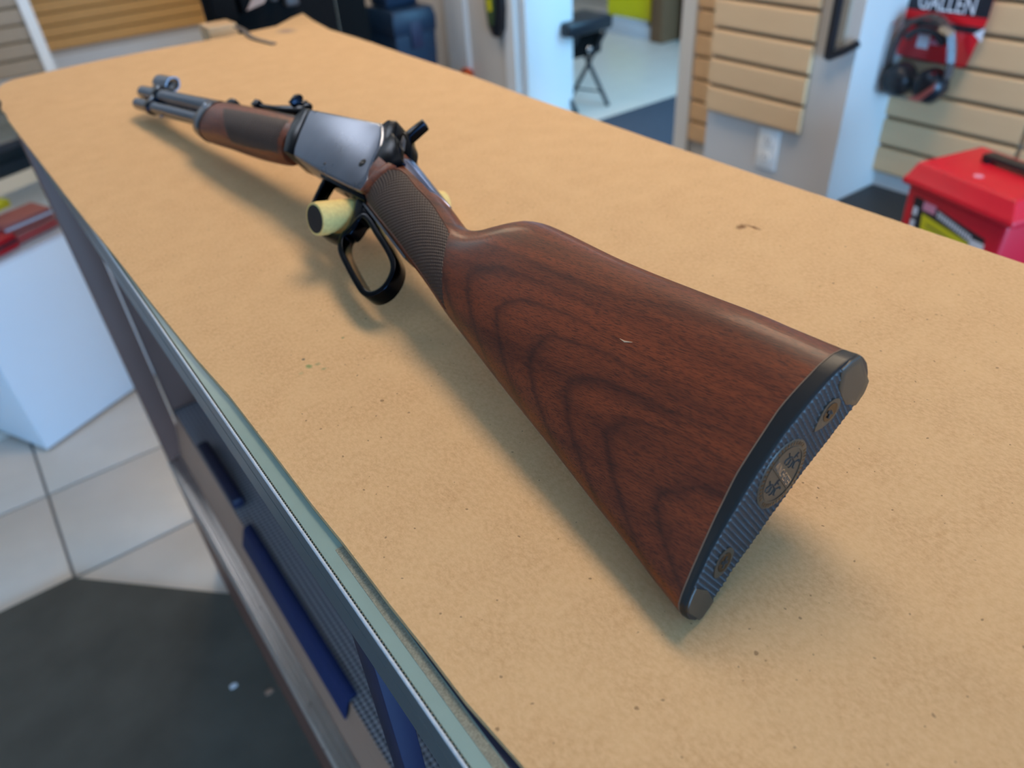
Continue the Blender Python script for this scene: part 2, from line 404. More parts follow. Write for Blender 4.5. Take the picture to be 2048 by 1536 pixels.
# right-hand walls
wr = struct_box('wall_right', (78.8, -130, FL), (83, 41.3, CE), 'wall', 'grey wall behind the slat boards on the right')
slat_board(wr, 'slat', (78.7, 27.9), 'y', 14.0, -33.2, 14)
slat_board(wr, 'slat', (78.7, -22.0), 'y', 49.45, -33.2, 14)
pier = struct_box('wall_pier', (70, 41.3, FL), (86, 58.4, CE), 'wall', 'grey wall pier between the slat wall and the doorway')
slat_board(pier, 'slat', (69.9, 45.6), 'y', 12.5, -28.1, 13)
wd = struct_box('wall_doorway', (86, 41.3, FL), (89.5, 74.6, CE), 'wall', 'narrow wall strip beside the doorway')
slat_board(wd, 'slat', (85.9, 62), 'y', 12.4, -39.6, 14)
struct_box('trim_1', (85.2, 74.7, FL), (90.4, 77.2, CE), 'wall_white', 'white door frame post on the right of the doorway')
struct_box('trim_2', (85.2, 117.0, FL), (90.4, 120.2, CE), 'wall_white', 'white door frame post on the left of the doorway')
wf = struct_box('wall_far_right', (86, 120.2, FL), (89.5, 246, CE), 'wall', 'grey wall beyond the doorway')
struct_box('trim_3', (85.0, 133.0, FL), (86.2, 140.0, CE), 'wall_white', 'pale upright panel on the grey wall left of the doorway')
d1 = mk('door_1', MB().box((0, 0, 0), (11.0, 1.5, 78)), 'wall_white', bevel=0.1); d1.location = P(86.5, 115.2, FL+0.4); struct(d1, 'open white door lit blue by daylight')
mk('hinge', MB().tube([(-.2, .6, 40), (-.2, .6, 44)], 0.3, 8), 'chrome', d1)
# back room
br = struct_box('wall_back_room', (172, 60, FL), (175, 262, CE), 'wall', 'back room wall seen through the doorway')
struct_box('wall_back_room_end', (90, 246, FL), (172, 249, CE), 'wall', 'end wall of the back room')
cp = mk('carpet', MB().box((0, 0, 0), (46, 47, 0.35)), 'carpet'); cp.location = P(84, 60.2, FL); struct(cp, 'blue grey carpet inside the doorway')

# far-end slat partitions
wp = struct_box('wall_far_left', (-60, 186, FL), (17.4, 189, CE), 'wall', 'partition at the far left carrying grey brown slat boards')
slat_board(wp, 'slat_grey', (-40, 185.9), 'x', 56.6, -34.9, 14, out=(0, -1))
struct_box('trim_4', (16.6, 184.4, FL), (18.6, 189.4, CE), 'wall_white', 'white corner post at the end of the far left partition')
slat_board(wb, 'slat_warm', (23.5, 245.5), 'x', 46.5, -41.6, 14, out=(0, -1))
struct_box('baseboard_back', (18, 245.0, FL), (120, 245.8, -43.0), 'wall_white', 'pale board below the honey coloured slats')

# ceiling lamps (the shop's own, plus added fill lamps at left and in back room)
def ceiling_lamp(x, y, w, l, label, dm='warm_lamp'):
    t = thing('ceiling_lamp', label, 'lamp', (x, y, CE), group='ceiling lamps')
    mk('housing', MB().box((-w/2-1, -l/2-1, -2.2), (w/2+1, -l/2, 0)).box((-w/2-1, l/2, -2.2), (w/2+1, l/2+1, 0)).box((-w/2-1, -l/2, -2.2), (-w/2, l/2, 0)).box((w/2, -l/2, -2.2), (w/2+1, l/2, 0)), 'wall_white', t)
    mk('diffuser', MB().box((-w/2, -l/2, -2.0), (w/2, l/2, -1.7)), dm, t)
for x, y, s in ((42, 30, 'above the clerk aisle'), (44, 136, 'above the blue totes'), (2, 138, 'above the far end of the customer aisle'), (-84, 36, 'added as fill above the customer aisle on the left'), (138, 152, 'added to brighten the back room')):
    ceiling_lamp(x, y, 12 if x < -50 else 24, 30 if x < -50 else 48, 'white panel lamp in the ceiling '+s, 'cool_lamp' if x < 10 or x > 100 else 'warm_lamp')

fm = mk('floor_mat', MB().prism([(-60, 53.6), (-8.0, 53.6), (2.3, 43.0), (14, 31), (14, -40), (-60, -40)], lambda a, b, c: (a, b, c), 0, 0.3), 'mat')
fm.location = P(0, 0, FL+0.04); tag(fm, 'dark grey carpet mat on the tiles in front of the counter', 'mat')
for x, y, r, m, nm in ((-0.9, 35.8, 0.28, 'white_print', 'pale paper scrap on the dark mat, the rounder one'), (0.9, 33.8, 0.30, 'tan', 'tan wood chip on the dark mat beside the rail')):
    pts = [(r*(1+0.3*math.sin(3*k))*math.cos(k*math.pi/4), 0.7*r*math.sin(k*math.pi/4)) for k in range(8)]
    o = mk('litter_scrap', MB().prism(pts, lambda a, b, c: (a, b, c), 0, 0.06), m); o.location = P(x, y, FL+0.35); tag(o, nm, 'litter')

# ================================================================== DISPLAY COUNTER
ZT = -9.70                      # upper face of the cardboard
cnt = thing('display_counter', 'long glass-topped display counter with aluminium frame under the cardboard', 'counter', (1.85, 16, FL))
def C(mb_fn, name, mat, parent=cnt, **kw):
    mb = MB(); mb_fn(mb); o = mk(name, mb, mat, parent, **kw); o.location = P(0, 0, 0)-P(1.85, 16, FL) if parent is cnt else Vector((0, 0, 0)); return o
Y0, Y1 = -14.0, 47.5
gl = ZT-0.16
def prof_y(mb, poly, y0, y1, mi=0): mb.prism(poly, lambda a, b, c: (a, c, b), y0, y1, mi)
tf = C(lambda m: prof_y(m, [(1.86, gl-1.65), (1.84, gl-0.70), (1.87, gl-0.68), (1.87, gl-0.65), (1.84, gl-0.63), (1.84, gl-0.03), (1.875, gl-0.01), (1.89, gl-0.06), (1.90, gl-0.30), (2.30, gl-0.32), (2.30, gl-1.65)], Y0, Y1), 'front_frame', 'alu')
C(lambda m: prof_y(m, [(1.830, gl-0.05), (1.836, gl-0.012), (1.850, gl+0.0), (1.876, gl+0.002), (1.880, gl-0.01), (1.85, gl-0.05)], Y0, Y1), 'lamp_lit_lip', 'alu_lip', tf)
gk = MB()
for k in range(520): gk.box((1.88, 3+k*0.075, gl-0.05), (1.915, 3.035+k*0.075, gl-0.004))
k_ = mk('knurled_gasket', gk, 'gasket', tf); k_['kind'] = 'stuff'
C(lambda m: m.box((1.905, Y0, gl-0.25), (19.9, Y1, gl-0.005)), 'glass_top', 'glass_top', bevel=0.02)
C(lambda m: m.box((19.6, Y0, gl-1.5), (20.0, Y1, gl-0.02)), 'back_frame', 'alu')
C(lambda m: m.box((1.9, Y1-0.02, gl-1.5), (20.0, Y1+0.4, gl-0.02)), 'end_frame', 'alu')
C(lambda m: m.box((2.13, -6, gl-0.006), (2.28, 9, gl+0.003)), 'grit_line', 'grit')
C(lambda m: m.box((2.30, -6, gl-0.006), (2.50, 9.5, gl+0.004)), 'blue_edge_strip', 'navy')
C(lambda m: m.box((1.75, 45.8, FL), (3.05, 47.4, gl-1.55)), 'corner_post', 'mauve', bevel=0.05)
C(lambda m: m.box((3.25, 46.3, FL+4), (19.8, 47.4, gl-1.5)), 'end_panel', 'mauve')
C(lambda m: m.box((1.9, Y0-0.4, FL+4), (19.8, Y0, gl-1.5)), 'end_panel', 'mauve')
C(lambda m: m.box((19.3, Y0, FL+4), (19.8, 46.3, gl-1.5)), 'back_panel', 'mauve')
C(lambda m: m.box((1.9, 7.85, -33.5), (2.35, 8.75, gl-1.55)), 'mullion', 'navy', bevel=0.04)
rl = C(lambda m: prof_y(m, [(1.60, -34.6), (1.60, -34.0), (1.75, -33.95), (1.80, -34.1), (1.92, -34.1), (1.97, -33.9), (2.10, -33.9), (2.15, -34.1), (2.28, -34.1), (2.32, -33.85), (2.55, -33.85), (2.55, -34.6)], Y0, 45.8), 'bottom_rail', 'alu_rail')
C(lambda m: m.box((1.62, Y0, FL), (19.8, 45.8, -34.6)), 'plinth', 'mauve')
C(lambda m: prof_y(m, [(2.55, -34.6), (2.55, -34.0), (3.0, -31.6), (3.3, -30.55), (3.3, -34.6)], Y0, 45.8), 'sloping_riser', 'tan')
C(lambda m: m.box((3.3, Y0, -31.2), (19.3, 46.2, -30.5)), 'deck_liner', 'liner')
bc = MB(); prof_y(bc, [(2.80, -31.6), (3.18, -30.45), (3.42, -30.28), (3.70, -30.28), (3.70, -30.44), (3.36, -30.44), (3.22, -30.6), (2.90, -31.6)], 19.5, 32.5)
bo = mk('blue_edge_cloth', bc, 'blue_cloth', bevel=0.05); bo.location = P(0, 0, 0); tag(bo, 'royal blue cloth strip lying along the liner inside the counter', 'cloth')
bk = mk('dark_pouch', MB().box((0, 0, 0), (0.7, 6.5, 0.7)), 'navy', bevel=0.15); bk.location = P(3.32, 34.2, -30.48); tag(bk, 'dark navy pouch inside the counter beyond the blue cloth', 'pouch')
# ================================================================== CARDBOARD
front = [(2.46, -14), (2.45, 0), (2.42, 4.0), (2.33, 5.2), (2.32, 6.2), (2.29, 7.3), (2.28, 8.9), (2.24, 10.1), (2.23, 11.9), (2.2, 14.4), (2.09, 16.4), (1.98, 20.4), (1.92, 23.7), (1.82, 26.9), (1.73, 30.5), (1.66, 34.3), (1.56, 39.1), (1.50, 42.8), (1.58, 44.2), (1.50, 45.0), (1.72, 46.6), (1.66, 48.2), (1.9, 49.7)]
far = [(2.3, 50.7), (2.85, 51.3), (3.8, 51.45), (4.9, 51.6), (7, 51.9), (10.3, 51.95), (13, 51.8), (15.5, 51.7), (18.6, 51.9), (20.4, 53.6), (21.6, 54.5)]
back = [(21.0, 51.4), (20.5, 47.8), (20.6, 44), (20.5, 38.4), (20.5, 35.4), (20.5, 31.6), (20.3, 27.7), (20.25, 24.5), (20.2, 21.9), (20.12, 18.2), (20.08, 14.5), (20.12, 11.5), (20.1, 9.0), (20.08, 6), (20.05, -14)]
cb = mk('cardboard_sheet', MB().prism(front+far+back, lambda a, b, c: (a, b, c), -0.15, 0.0), ['kraft'])
cb.location = P(0, 0, ZT); tag(cb, 'large sheet of brown kraft cardboard covering the counter top', 'cardboard')

# ================================================================== RIFLE
A_ = Vector((-0.1176126, 0.9893082, -0.0862350)); S_ = Vector((0.5613544, -0.0053999, -0.8275579)); W_ = Vector((0.8191755, 0.1457396, 0.5547174))
T_ = Vector((10.8230, 4.9029, -5.9030))
toe = (0.2, 0.15, -6.3)
org = T_+S_*toe[0]+A_*toe[1]+W_*toe[2]
rifle = bpy.data.objects.new('rifle', None); COL.objects.link(rifle); rifle.empty_display_size = 0.05
lo = P(*org)
rifle.matrix_world = Matrix(((S_.x, A_.x, W_.x, lo.x), (S_.y, A_.y, W_.y, lo.y), (S_.z, A_.z, W_.z, lo.z), (0, 0, 0, 1)))
tag(rifle, 'lever-action rifle with walnut stock leaning on the cardboard, buttplate towards the viewer', 'rifle')
ROFF = Vector((-toe[0]*IN, -toe[1]*IN, -toe[2]*IN))
def RP(name, mb, mat, parent=None, **kw):      # rifle part; coordinates (s, u, w) in inches from the bore line at the butt
    o = mk(name, mb, mat, parent or rifle, **kw)
    if parent is None: o.location = ROFF
    return o
def interp(tab, x):
    if x <= tab[0][0]: return tab[0][1]
    for (a, b), (c, d) in zip(tab, tab[1:]):
        if x <= c: return b+(d-b)*(x-a)/(c-a)
    return tab[-1][1]
def spl(tab, n=8): return smooth_path(tab, n)
TOP = spl([(-0.3, -1.76), (0.1, -1.73), (1.3, -1.58), (2.4, -1.50), (3.66, -1.40), (4.8, -1.28), (6.1, -1.09), (6.8, -1.0), (7.25, -1.0), (7.6, -1.07), (8.05, -1.30), (8.5, -1.57), (8.9, -1.66), (9.3, -1.60), (9.96, -1.32), (11.1, -0.86), (12.6, -0.26), (13.6, 0.1)])
BOT = spl([(-0.3, -6.58), (0.41, -6.36), (1.66, -5.91), (2.45, -5.65), (3.87, -5.16), (5.5, -4.62), (7.7, -3.86), (8.2, -3.68), (9.3, -3.24), (10.9, -2.67), (13.1, -1.90), (13.6, -1.72)])
HW = [(0, 0.74), (2, 0.745), (4.5, 0.72), (6.5, 0.69), (8, 0.64), (9.5, 0.585), (11, 0.55), (13, 0.51), (14, 0.50)]
BUTT = [(-1, 0.0), (-0.985, 0.30), (-0.95, 0.46), (-0.88, 0.56), (-0.7, 0.68), (-0.4, 0.84), (0.0, 0.96), (0.3, 1.0), (0.55, 0.99), (0.75, 0.92), (0.88, 0.80), (0.955, 0.60), (0.985, 0.38), (1, 0.0)]
def shape(t, u):
    b = interp(BUTT, t); n = 2.35; e = max(0.0, 1-abs(t)**n)**(1/n)
    k = max(0.0, min(1.0, 1-(u-0.3)/6.5)); k = k*k*(3-2*k)
    return b*k+e*(1-k)
def side(u, w):            # half thickness of the stock at (u, w)
    a, b = interp(TOP, u), interp(BOT, u); t = (2*w-a-b)/(a-b); t = max(-1, min(1, t))
    return interp(HW, u)*shape(t, u)
def seam(w): return interp([(-6.5, 0.20), (-5.8, 0.24), (-5.1, 0.27), (-4.3, 0.30), (-3.1, 0.22), (-2.2, 0.05), (-1.7, -0.06)], w)
def rear(w): return interp([(-6.5, 0.06), (-6.2, 0.09), (-5.4, 0.10), (-4.3, 0.04), (-3.5, -0.03), (-2.6, -0.16), (-1.95, -0.28), (-1.7, -0.30)], w)
NT_ = 40
TAUS = [-math.cos(math.pi*k/NT_) for k in range(NT_+1)]
def ring(u, seamed):
    a, b = interp(TOP, u), interp(BOT, u); L = []; R = []
    for t in TAUS:
        w = (a+b)/2+t*(a-b)/2; s = interp(HW, u)*shape(t, u)
        uu = u if not seamed else seam(w)
        L.append((-s, uu, w)); R.append((s, uu, w))
    return L+R[-2:0:-1]
us = [0.9+0.22*i for i in range(57)]+[13.5]
stk = MB().rings([ring(0.25, True)]+[ring(u, False) for u in us])
stock = RP('stock', stk, 'walnut', smooth=True, sharp=50, label='reddish brown walnut buttstock')
# the seam line and the plate
ref = ring(0.25, True); cw = (interp(TOP, .25)+interp(BOT, .25))/2
def outline(scale_s, du, fn, grow=0.0):
    out = []
    for s, u, w in ref:
        out.append((s*scale_s, fn(w)+du, cw+(w-cw)*(1+grow)))
    return out
RP('seam_line', MB().rings([outline(1.006, -0.0, seam, 0.001), outline(1.006, -0.022, seam, 0.001)], cap=False), 'seam')
bp = RP('buttplate', MB().rings([outline(0.995, -0.021, seam), outline(0.995, 0.06, rear), outline(0.985, 0.02, rear, -0.002), outline(0.965, 0.0, rear, -0.006)], cap=False), 'plate', smooth=True, sharp=60, label='black plastic buttplate')
def plate_hw(w):
    a, b = interp(TOP, .25), interp(BOT, .25); t = max(-1, min(1, (2*w-a-b)/(a-b)))
    return interp(HW, 0)*interp(BUTT, t)
fc = MB(); L_ = outline(0.965, 0.0, rear, -0.006)
for k in range(NT_):
    a_, b_ = L_[k], L_[k+1]; c_ = L_[(2*NT_-k-1) % (2*NT_)]; d_ = L_[(2*NT_-k) % (2*NT_)]
    fc.add([a_, b_, c_, d_], [(0, 1, 2, 3)] if k not in (0, NT_-1) else [(0, 1, 2)] if k == 0 else [(0, 1, 3)])
RP('rear_face', fc, 'plate', bp)
# ribbed field on the rear face: transverse ribs cut into small teeth
def rib_h(s, w):
    p = 0.09; a = (w/p) % 1.0; r = 1-abs(a-0.5)*2
    q = 0.058; b = ((s/q)+(0.5 if int(math.floor(w/p)) % 2 else 0)) % 1.0; c = 1-abs(b-0.5)*2
    return 0.030*r*(0.40+0.60*c)+0.008*c
rb = MB(); nw, ns = 330, 84; w0, w1 = -6.12, -2.05
vs = []
for i in range(nw+1):
    w = w0+(w1-w0)*i/nw; h = plate_hw(w)*0.96
    for j in range(ns+1):
        s = -h+2*h*j/ns; edge = min(1, min(j, ns-j)/3, min(i, nw-i)/3)
        vs.append((s, rear(w)-0.002-rib_h(s, w)*edge, w))
rb.add(vs, [(i*(ns+1)+j, i*(ns+1)+j+1, (i+1)*(ns+1)+j+1, (i+1)*(ns+1)+j) for i in range(nw) for j in range(ns)])
rib = RP('ribbed_field', rb, 'plate_rib', bp, smooth=True, sharp=80)
def pad(poly, lift, th, name, mat, parent=bp, n=1, **kw):     # a smooth pad lying on the rear face, polygon in (s, w)
    mb = MB(); k = len(poly)
    cs = sum(p[0] for p in poly)/k; cwv = sum(p[1] for p in poly)/k
    rings_ = [[(p[0], rear(p[1])+th, p[1]) for p in poly], [(p[0], rear(p[1])-lift*0.6, p[1]) for p in poly]]
    for q in (0.96, 0.7, 0.4, 0.12):
        rings_.append([(cs+(p[0]-cs)*q, rear(cwv+(p[1]-cwv)*q)-lift, cwv+(p[1]-cwv)*q) for p in poly])
    mb.rings(rings_); return RP(name, mb, mat, parent, smooth=True, sharp=40, **kw)
def hwp(w, k=0.955): return plate_hw(w)*k
heel = [(-hwp(w), w) for w in (-2.20, -2.1, -2.0, -1.93, -1.87, -1.82)]+[(hwp(w), w) for w in (-1.82, -1.87, -1.93, -2.0, -2.1, -2.2)]+[(0.42, -2.30), (0.30, -2.36), (0.0, -2.38), (-0.30, -2.36), (-0.42, -2.30)]
pad(heel, 0.036, 0.05, 'heel_pad', 'plate_smooth')
toep = [(hwp(w), w) for w in (-5.98, -6.1, -6.2, -6.28, -6.34)]+[(-hwp(w), w) for w in (-6.34, -6.28, -6.2, -6.1, -5.98)]+[(-0.22, -5.94), (0, -5.9), (0.22, -5.94)]
pad(toep, 0.036, 0.05, 'toe_pad', 'plate_smooth')
def tear(cx, cw_, r, tip):
    pts = []
    for k in range(24):
        a = 2*math.pi*k/24; q = r*(1+tip*max(0, -math.sin(a))**6)
        pts.append((cx+r*math.cos(a)*0.95, cw_+q*math.sin(a)))
    return pts
for cw_, tip in ((-2.66, 0.55), (-5.42, 0.15)):
    e = pad(tear(0.0, cw_, 0.25, tip), 0.038, 0.03, 'screw_boss', 'plate_smooth')
    sc = pad([(0.17*math.cos(k*math.pi/10), cw_+0.17*math.sin(k*math.pi/10)) for k in range(20)], 0.046, 0.03, 'screw_head', 'screw', bp)
    y = rear(cw_)-0.048; x = MB()
    for a in (0.4, 0.4+math.pi/2):
        c, s_ = math.cos(a), math.sin(a)
        q = [(c*0.10-s_*0.026, s_*0.10+c*0.026), (-c*0.10-s_*0.026, -s_*0.10+c*0.026), (-c*0.10+s_*0.026, -s_*0.10-c*0.026), (c*0.10+s_*0.026, s_*0.10-c*0.026)]
        x.prism(q, lambda p, r_, h: (p, y+h, cw_+r_), -0.003, 0.01)
    RP('cross_slot', x, 'ink_black', bp)
MC = -3.84
med = pad([(0.60*math.cos(k*math.pi/24), MC+0.60*math.sin(k*math.pi/24)) for k in range(48)], 0.036, 0.03, 'medallion', 'plate_smooth', label='round brown-black medallion with raised lettering')
ringm = MB().band([(0.47*math.cos(k*math.pi/24), MC+0.47*math.sin(k*math.pi/24)) for k in range(48)], 0.02, lambda a, b, c: (a, rear(b)+c, b), -0.046, 0.0, closed=True)
RP('medallion_ring', ringm, 'plate_smooth', bp)
tx, tf_ = text_mesh('WINCHESTER', 0.185, 0.004)
lt = MB().add([(x*0.72, rear(MC+y)-0.041-z, MC+y) for x, y, z in tx], tf_)
RP('raised_lettering', lt, 'chrome', bp)
rim = MB()
for k in range(44):
    a = 2*math.pi*k/44+0.05
    if k % 11 == 10: continue
    c, s_ = math.cos(a), math.sin(a); r0, r1 = 0.505, 0.565; wd_ = 0.016
    rim.add([(c*r0-s_*wd_, rear(MC+s_*r0)-0.042, MC+s_*r0+c*wd_), (c*r0+s_*wd_, rear(MC+s_*r0)-0.042, MC+s_*r0-c*wd_), (c*r1+s_*wd_, rear(MC+s_*r1)-0.042, MC+s_*r1-c*wd_), (c*r1-s_*wd_*0.3, rear(MC+s_*r1)-0.042, MC+s_*r1+c*wd_)], [(0, 1, 2, 3)])
RP('rim_lettering', rim, 'screw', bp)
RP('lettering_bars', MB().box((-0.45, rear(MC)-0.044, MC-0.085), (0.45, rear(MC), MC-0.075)).box((-0.45, rear(MC)-0.044, MC+0.075), (0.45, rear(MC), MC+0.085)), 'plate_smooth', bp)
# two small embossed emblems, rider shapes in relief
em = MB()
strokes = [[(-.16, -.02), (-.08, .03), (.04, .02), (.13, .05)], [(.13, .05), (.19, .12), (.23, .09)], [(-.15, -.02), (-.20, -.10), (-.17, -.15)], [(-.08, .0), (-.06, -.10), (-.11, -.14)],
           [(.10, .03), (.15, -.06), (.21, -.05)], [(.05, .01), (.06, -.09), (.02, -.13)], [(-.01, .05), (.0, .14), (.02, .18)], [(.0, .13), (.08, .12)], [(-.17, .0), (-.24, .03)]]
for cy in (MC+0.255, MC-0.255):
    for st in strokes:
        em.tube([(x, rear(cy+y)-0.038, cy+y*0.9) for x, y in smooth_path(st, 3)], 0.0115, 6)
RP('embossed_emblems', em, 'ink_black', bp)

# grip checkering: a real field of small diamonds on the wrist
def coons(top, bot, n, m):
    tp = smooth_path(top, 12); bt = smooth_path(bot, 12)
    def at(path, t):
        L = [0]
        for a, b in zip(path, path[1:]): L.append(L[-1]+math.dist(a, b))
        x = t*L[-1]
        for k in range(len(path)-1):
            if x <= L[k+1]: f_ = (x-L[k])/max(1e-9, L[k+1]-L[k]); return (path[k][0]+(path[k+1][0]-path[k][0])*f_, path[k][1]+(path[k+1][1]-path[k][1])*f_)
        return path[-1]
    TT = [at(tp, i/n) for i in range(n+1)]; BB = [at(bt, i/n) for i in range(n+1)]
    return [[(TT[i][0]+(BB[i][0]-TT[i][0])*j/m, TT[i][1]+(BB[i][1]-TT[i][1])*j/m) for j in range(m+1)] for i in range(n+1)]
def checker_patch(sgn, top, bot, n, m, sidef, p, lift, edge_u):
    g = coons(top, bot, n, m); vs = []
    for i in range(n+1):
        arc = 0; last = None
        for j in range(m+1):
            u, w = g[i][j]; s = sidef(u, w)
            if last is not None: arc += math.dist(last, (s, w))
            last = (s, w)
            e = 0.03; ns_ = Vector((1, -(sidef(u+e, w)-sidef(u-e, w))/(2*e), -(sidef(u, w+e)-sidef(u, w-e))/(2*e))).normalized()
            a = (u*math.cos(edge_u)+(-arc)*math.sin(edge_u)*1.0)/p; b = (u*math.cos(edge_u)+arc*math.sin(edge_u))/p
            h = (1-abs((a % 1)-0.5)*2)*(1-abs((b % 1)-0.5)*2)
            bd = min(1, min(i, n-i)/4, min(j, m-j)/3)
            q = Vector((s, u, w))+ns_*(lift+0.026*h*bd-0.012*(1-bd))
            vs.append((sgn*q.x, q.y, q.z))
    fs = [(i*(m+1)+j, i*(m+1)+j+1, (i+1)*(m+1)+j+1, (i+1)*(m+1)+j) for i in range(n) for j in range(m)]
    return MB().add(vs, fs)
gt = [(12.75, -0.86), (12.2, -0.80), (11.3, -1.12), (10.4, -1.42), (9.6, -1.78), (9.05, -2.05)]
gb = [(13.15, -1.80), (12.2, -2.12), (11.0, -2.52), (9.9, -2.92), (9.0, -3.26), (8.0, -3.66)]
for sgn in (-1, 1):
    RP('grip_checkering', checker_patch(sgn, gt, gb, 300, 120, side, 0.085, 0.0, 0.95), 'checker', stock, smooth=True, sharp=80, label='dark diamond checkering on the grip')
    bor = MB(); loop = smooth_path(gt, 6)+smooth_path(gb, 6)[::-1]
    bor.tube([(sgn*(side(u, w)+0.004), u, w) for u, w in loop+[loop[0]]], 0.016, 5)
    RP('checkering_border', bor, 'walnut', stock, smooth=True)
# bright nick on the side of the butt
RP('nick', MB().tube([(-side(3.32, -3.0)-0.0, 3.32, -3.0), (-side(3.2, -3.02)-0.002, 3.2, -3.02), (-side(3.05, -3.0), 3.05, -2.98)], [0.004, 0.017, 0.004], 6), 'nick', stock)

# receiver
sw = lambda a, b, c: (c, a, b)
rec_poly = [(18.42, 0.50), (18.30, 0.15), (18.05, -0.40), (17.72, -1.0), (17.5, -1.22), (15.5, -1.50), (13.9, -1.66), (13.25, -1.70), (13.12, -1.58), (13.45, -1.02), (13.60, -0.60), (13.68, -0.28), (13.95, 0.12), (14.25, 0.42), (14.5, 0.48)]
rec = RP('receiver', MB().prism(rec_poly, sw, -0.52, 0.52), 'receiver', bevel=0.11, seg=4, sharp=45, label='polished grey steel receiver')
RP('receiver_front_ring', MB().prism([(18.75, 0.48), (18.90, 0.1), (18.72, -0.5), (18.15, -1.18), (17.5, -1.20), (17.9, -0.55), (18.15, 0.05), (18.30, 0.48)], sw, -0.535, 0.535), 'black_steel', rec, bevel=0.05, sharp=45)
def disc(u, w, r, s0, s1, seg=20):
    return MB().rings([[(s, u+r*k_*math.cos(2*math.pi*k/seg), w+r*k_*math.sin(2*math.pi*k/seg)) for k in range(seg)] for s, k_ in ((s1, 1), (s0+0.01, 1), (s0, 0.85))])
sc = RP('side_screw', disc(13.95, -0.88, 0.13, -0.535, -0.4), 'ink_black', rec, smooth=True)
RP('screw_slot', MB().box((-0.54, 13.85, -0.90), (-0.53, 14.05, -0.86)), 'screw', rec)
RP('small_pin', disc(15.6, -1.2, 0.05, -0.527, -0.4), 'screw', rec, smooth=True)
RP('receiver_top', MB().prism([(18.4, 0.46), (18.3, 0.60), (14.6, 0.60), (14.1, 0.52), (13.9, 0.3)], sw, -0.30, 0.30), 'blued', rec, bevel=0.06)
RP('bolt', MB().prism([(14.5, 0.45), (14.35, 0.66), (13.95, 0.68), (13.75, 0.50), (13.55, 0.20), (13.35, -0.2), (13.4, -0.5), (14.2, -0.4)], sw, -0.42, 0.42), 'black_steel', rec, bevel=0.03)
RP('tang_block', MB().prism([(13.7, 0.25), (13.35, 0.12), (13.0, -0.16), (12.62, -0.42), (12.35, -0.56), (12.5, -0.74), (12.88, -0.78), (13.2, -1.0), (13.55, -1.02), (13.8, -0.5)], sw, -0.49, 0.49), 'black_steel', rec, bevel=0.03)
RP('stock_shoulder', MB().prism([(13.30, -0.92), (12.95, -0.66), (12.5, -0.70), (12.7, -1.0), (13.1, -1.65), (13.3, -1.7)], sw, -0.515, 0.515), 'walnut', rec, bevel=0.05)
ham = RP('hammer', MB().prism(smooth_path([(13.78, 0.50), (13.55, 0.52), (13.30, 0.34), (13.02, 0.16), (12.84, -0.06), (12.76, -0.30), (13.0, -0.44), (13.4, -0.2), (13.7, 0.1)], 3, True), sw, -0.16, 0.16), 'black_steel', bevel=0.03)
RP('hammer_lit_side', MB().prism([(13.62, 0.42), (13.38, 0.28), (12.98, -0.26), (13.12, -0.36), (13.45, 0.02)], sw, -0.20, -0.15), 'receiver', ham, bevel=0.02)  # thin light-toned plate paints the lit left side of the hammer
RP('hammer_spur', MB().prism([(13.86, 0.36), (13.42, 1.08), (13.20, 0.94), (13.50, 0.28)], sw, -0.13, 0.13), 'black_steel', ham, bevel=0.025)
def top_w(u, s_):          # height of the upper stock surface at side offset s_
    a, b = interp(TOP, u), interp(BOT, u); lo_, hi_ = 0.2, 1.0
    for _ in range(24):
        m_ = (lo_+hi_)/2
        if interp(HW, u)*shape(m_, u) > abs(s_): lo_ = m_
        else: hi_ = m_
    return (a+b)/2+lo_*(a-b)/2
tg = MB(); tv = []; NU, NS = 24, 12
for i in range(NU+1):
    u = 12.72-2.5*i/NU; hw_ = 0.42-0.10*i/NU if i < NU-5 else max(0.02, (0.32)*(NU-i)/6)
    for j in range(NS+1):
        s_ = -hw_+2*hw_*j/NS; e_ = 0.0 if j in (0, NS) or i in (0, NU) else 0.028
        tv.append((s_*(1.0 if e_ == 0 else 1.01), u, top_w(u, s_)+e_))
tg.add(tv, [(i*(NS+1)+j, i*(NS+1)+j+1, (i+1)*(NS+1)+j+1, (i+1)*(NS+1)+j) for i in range(NU) for j in range(NS)])
RP('upper_tang', tg, 'tang', smooth=True, sharp=60)
low = [(u, interp(BOT, u)-0.02) for u in (13.3, 12.6, 11.8, 11.0, 10.4)]
RP('lower_tang', MB().band(low, 0.06, sw, -0.20, 0.20), 'blued')
RP('lower_frame', MB().prism([(15.9, -1.40), (13.2, -1.62), (13.05, -1.85), (13.6, -1.80), (15.7, -1.55)], sw, -0.36, 0.36), 'black_steel', bevel=0.05)
# lever with trigger guard and finger loop
gp_ = smooth_path([(15.72, -1.38), (15.66, -1.75), (15.52, -2.2), (15.25, -2.62), (14.75, -2.90), (14.2, -3.02), (13.6, -3.02), (13.22, -2.86), (13.12, -2.55), (13.28, -2.15), (13.55, -1.72)], 5)
lp_ = smooth_path([(13.14, -2.62), (13.22, -2.95), (12.9, -3.30), (12.25, -3.60), (11.5, -3.90), (11.0, -4.06), (10.68, -4.02), (10.46, -3.78), (10.46, -3.42), (10.68, -3.10), (11.2, -2.82), (12.0, -2.50), (12.65, -2.24), (13.0, -2.22)], 5, True)
lev = RP('lever', MB().band(gp_, [0.20]*6+[0.17]*(len(gp_)-20)+[0.34]*14, sw, -0.20, 0.20).band(lp_, 0.17, sw, -0.22, 0.22, closed=True), 'black_steel', bevel=0.035, seg=3, sharp=40, label='blued lever with finger loop')
RP('lever_tail', MB().band([(13.6, -1.78), (13.2, -2.02), (12.75, -2.18)], 0.16, sw, -0.18, 0.18), 'black_steel', lev, bevel=0.03)
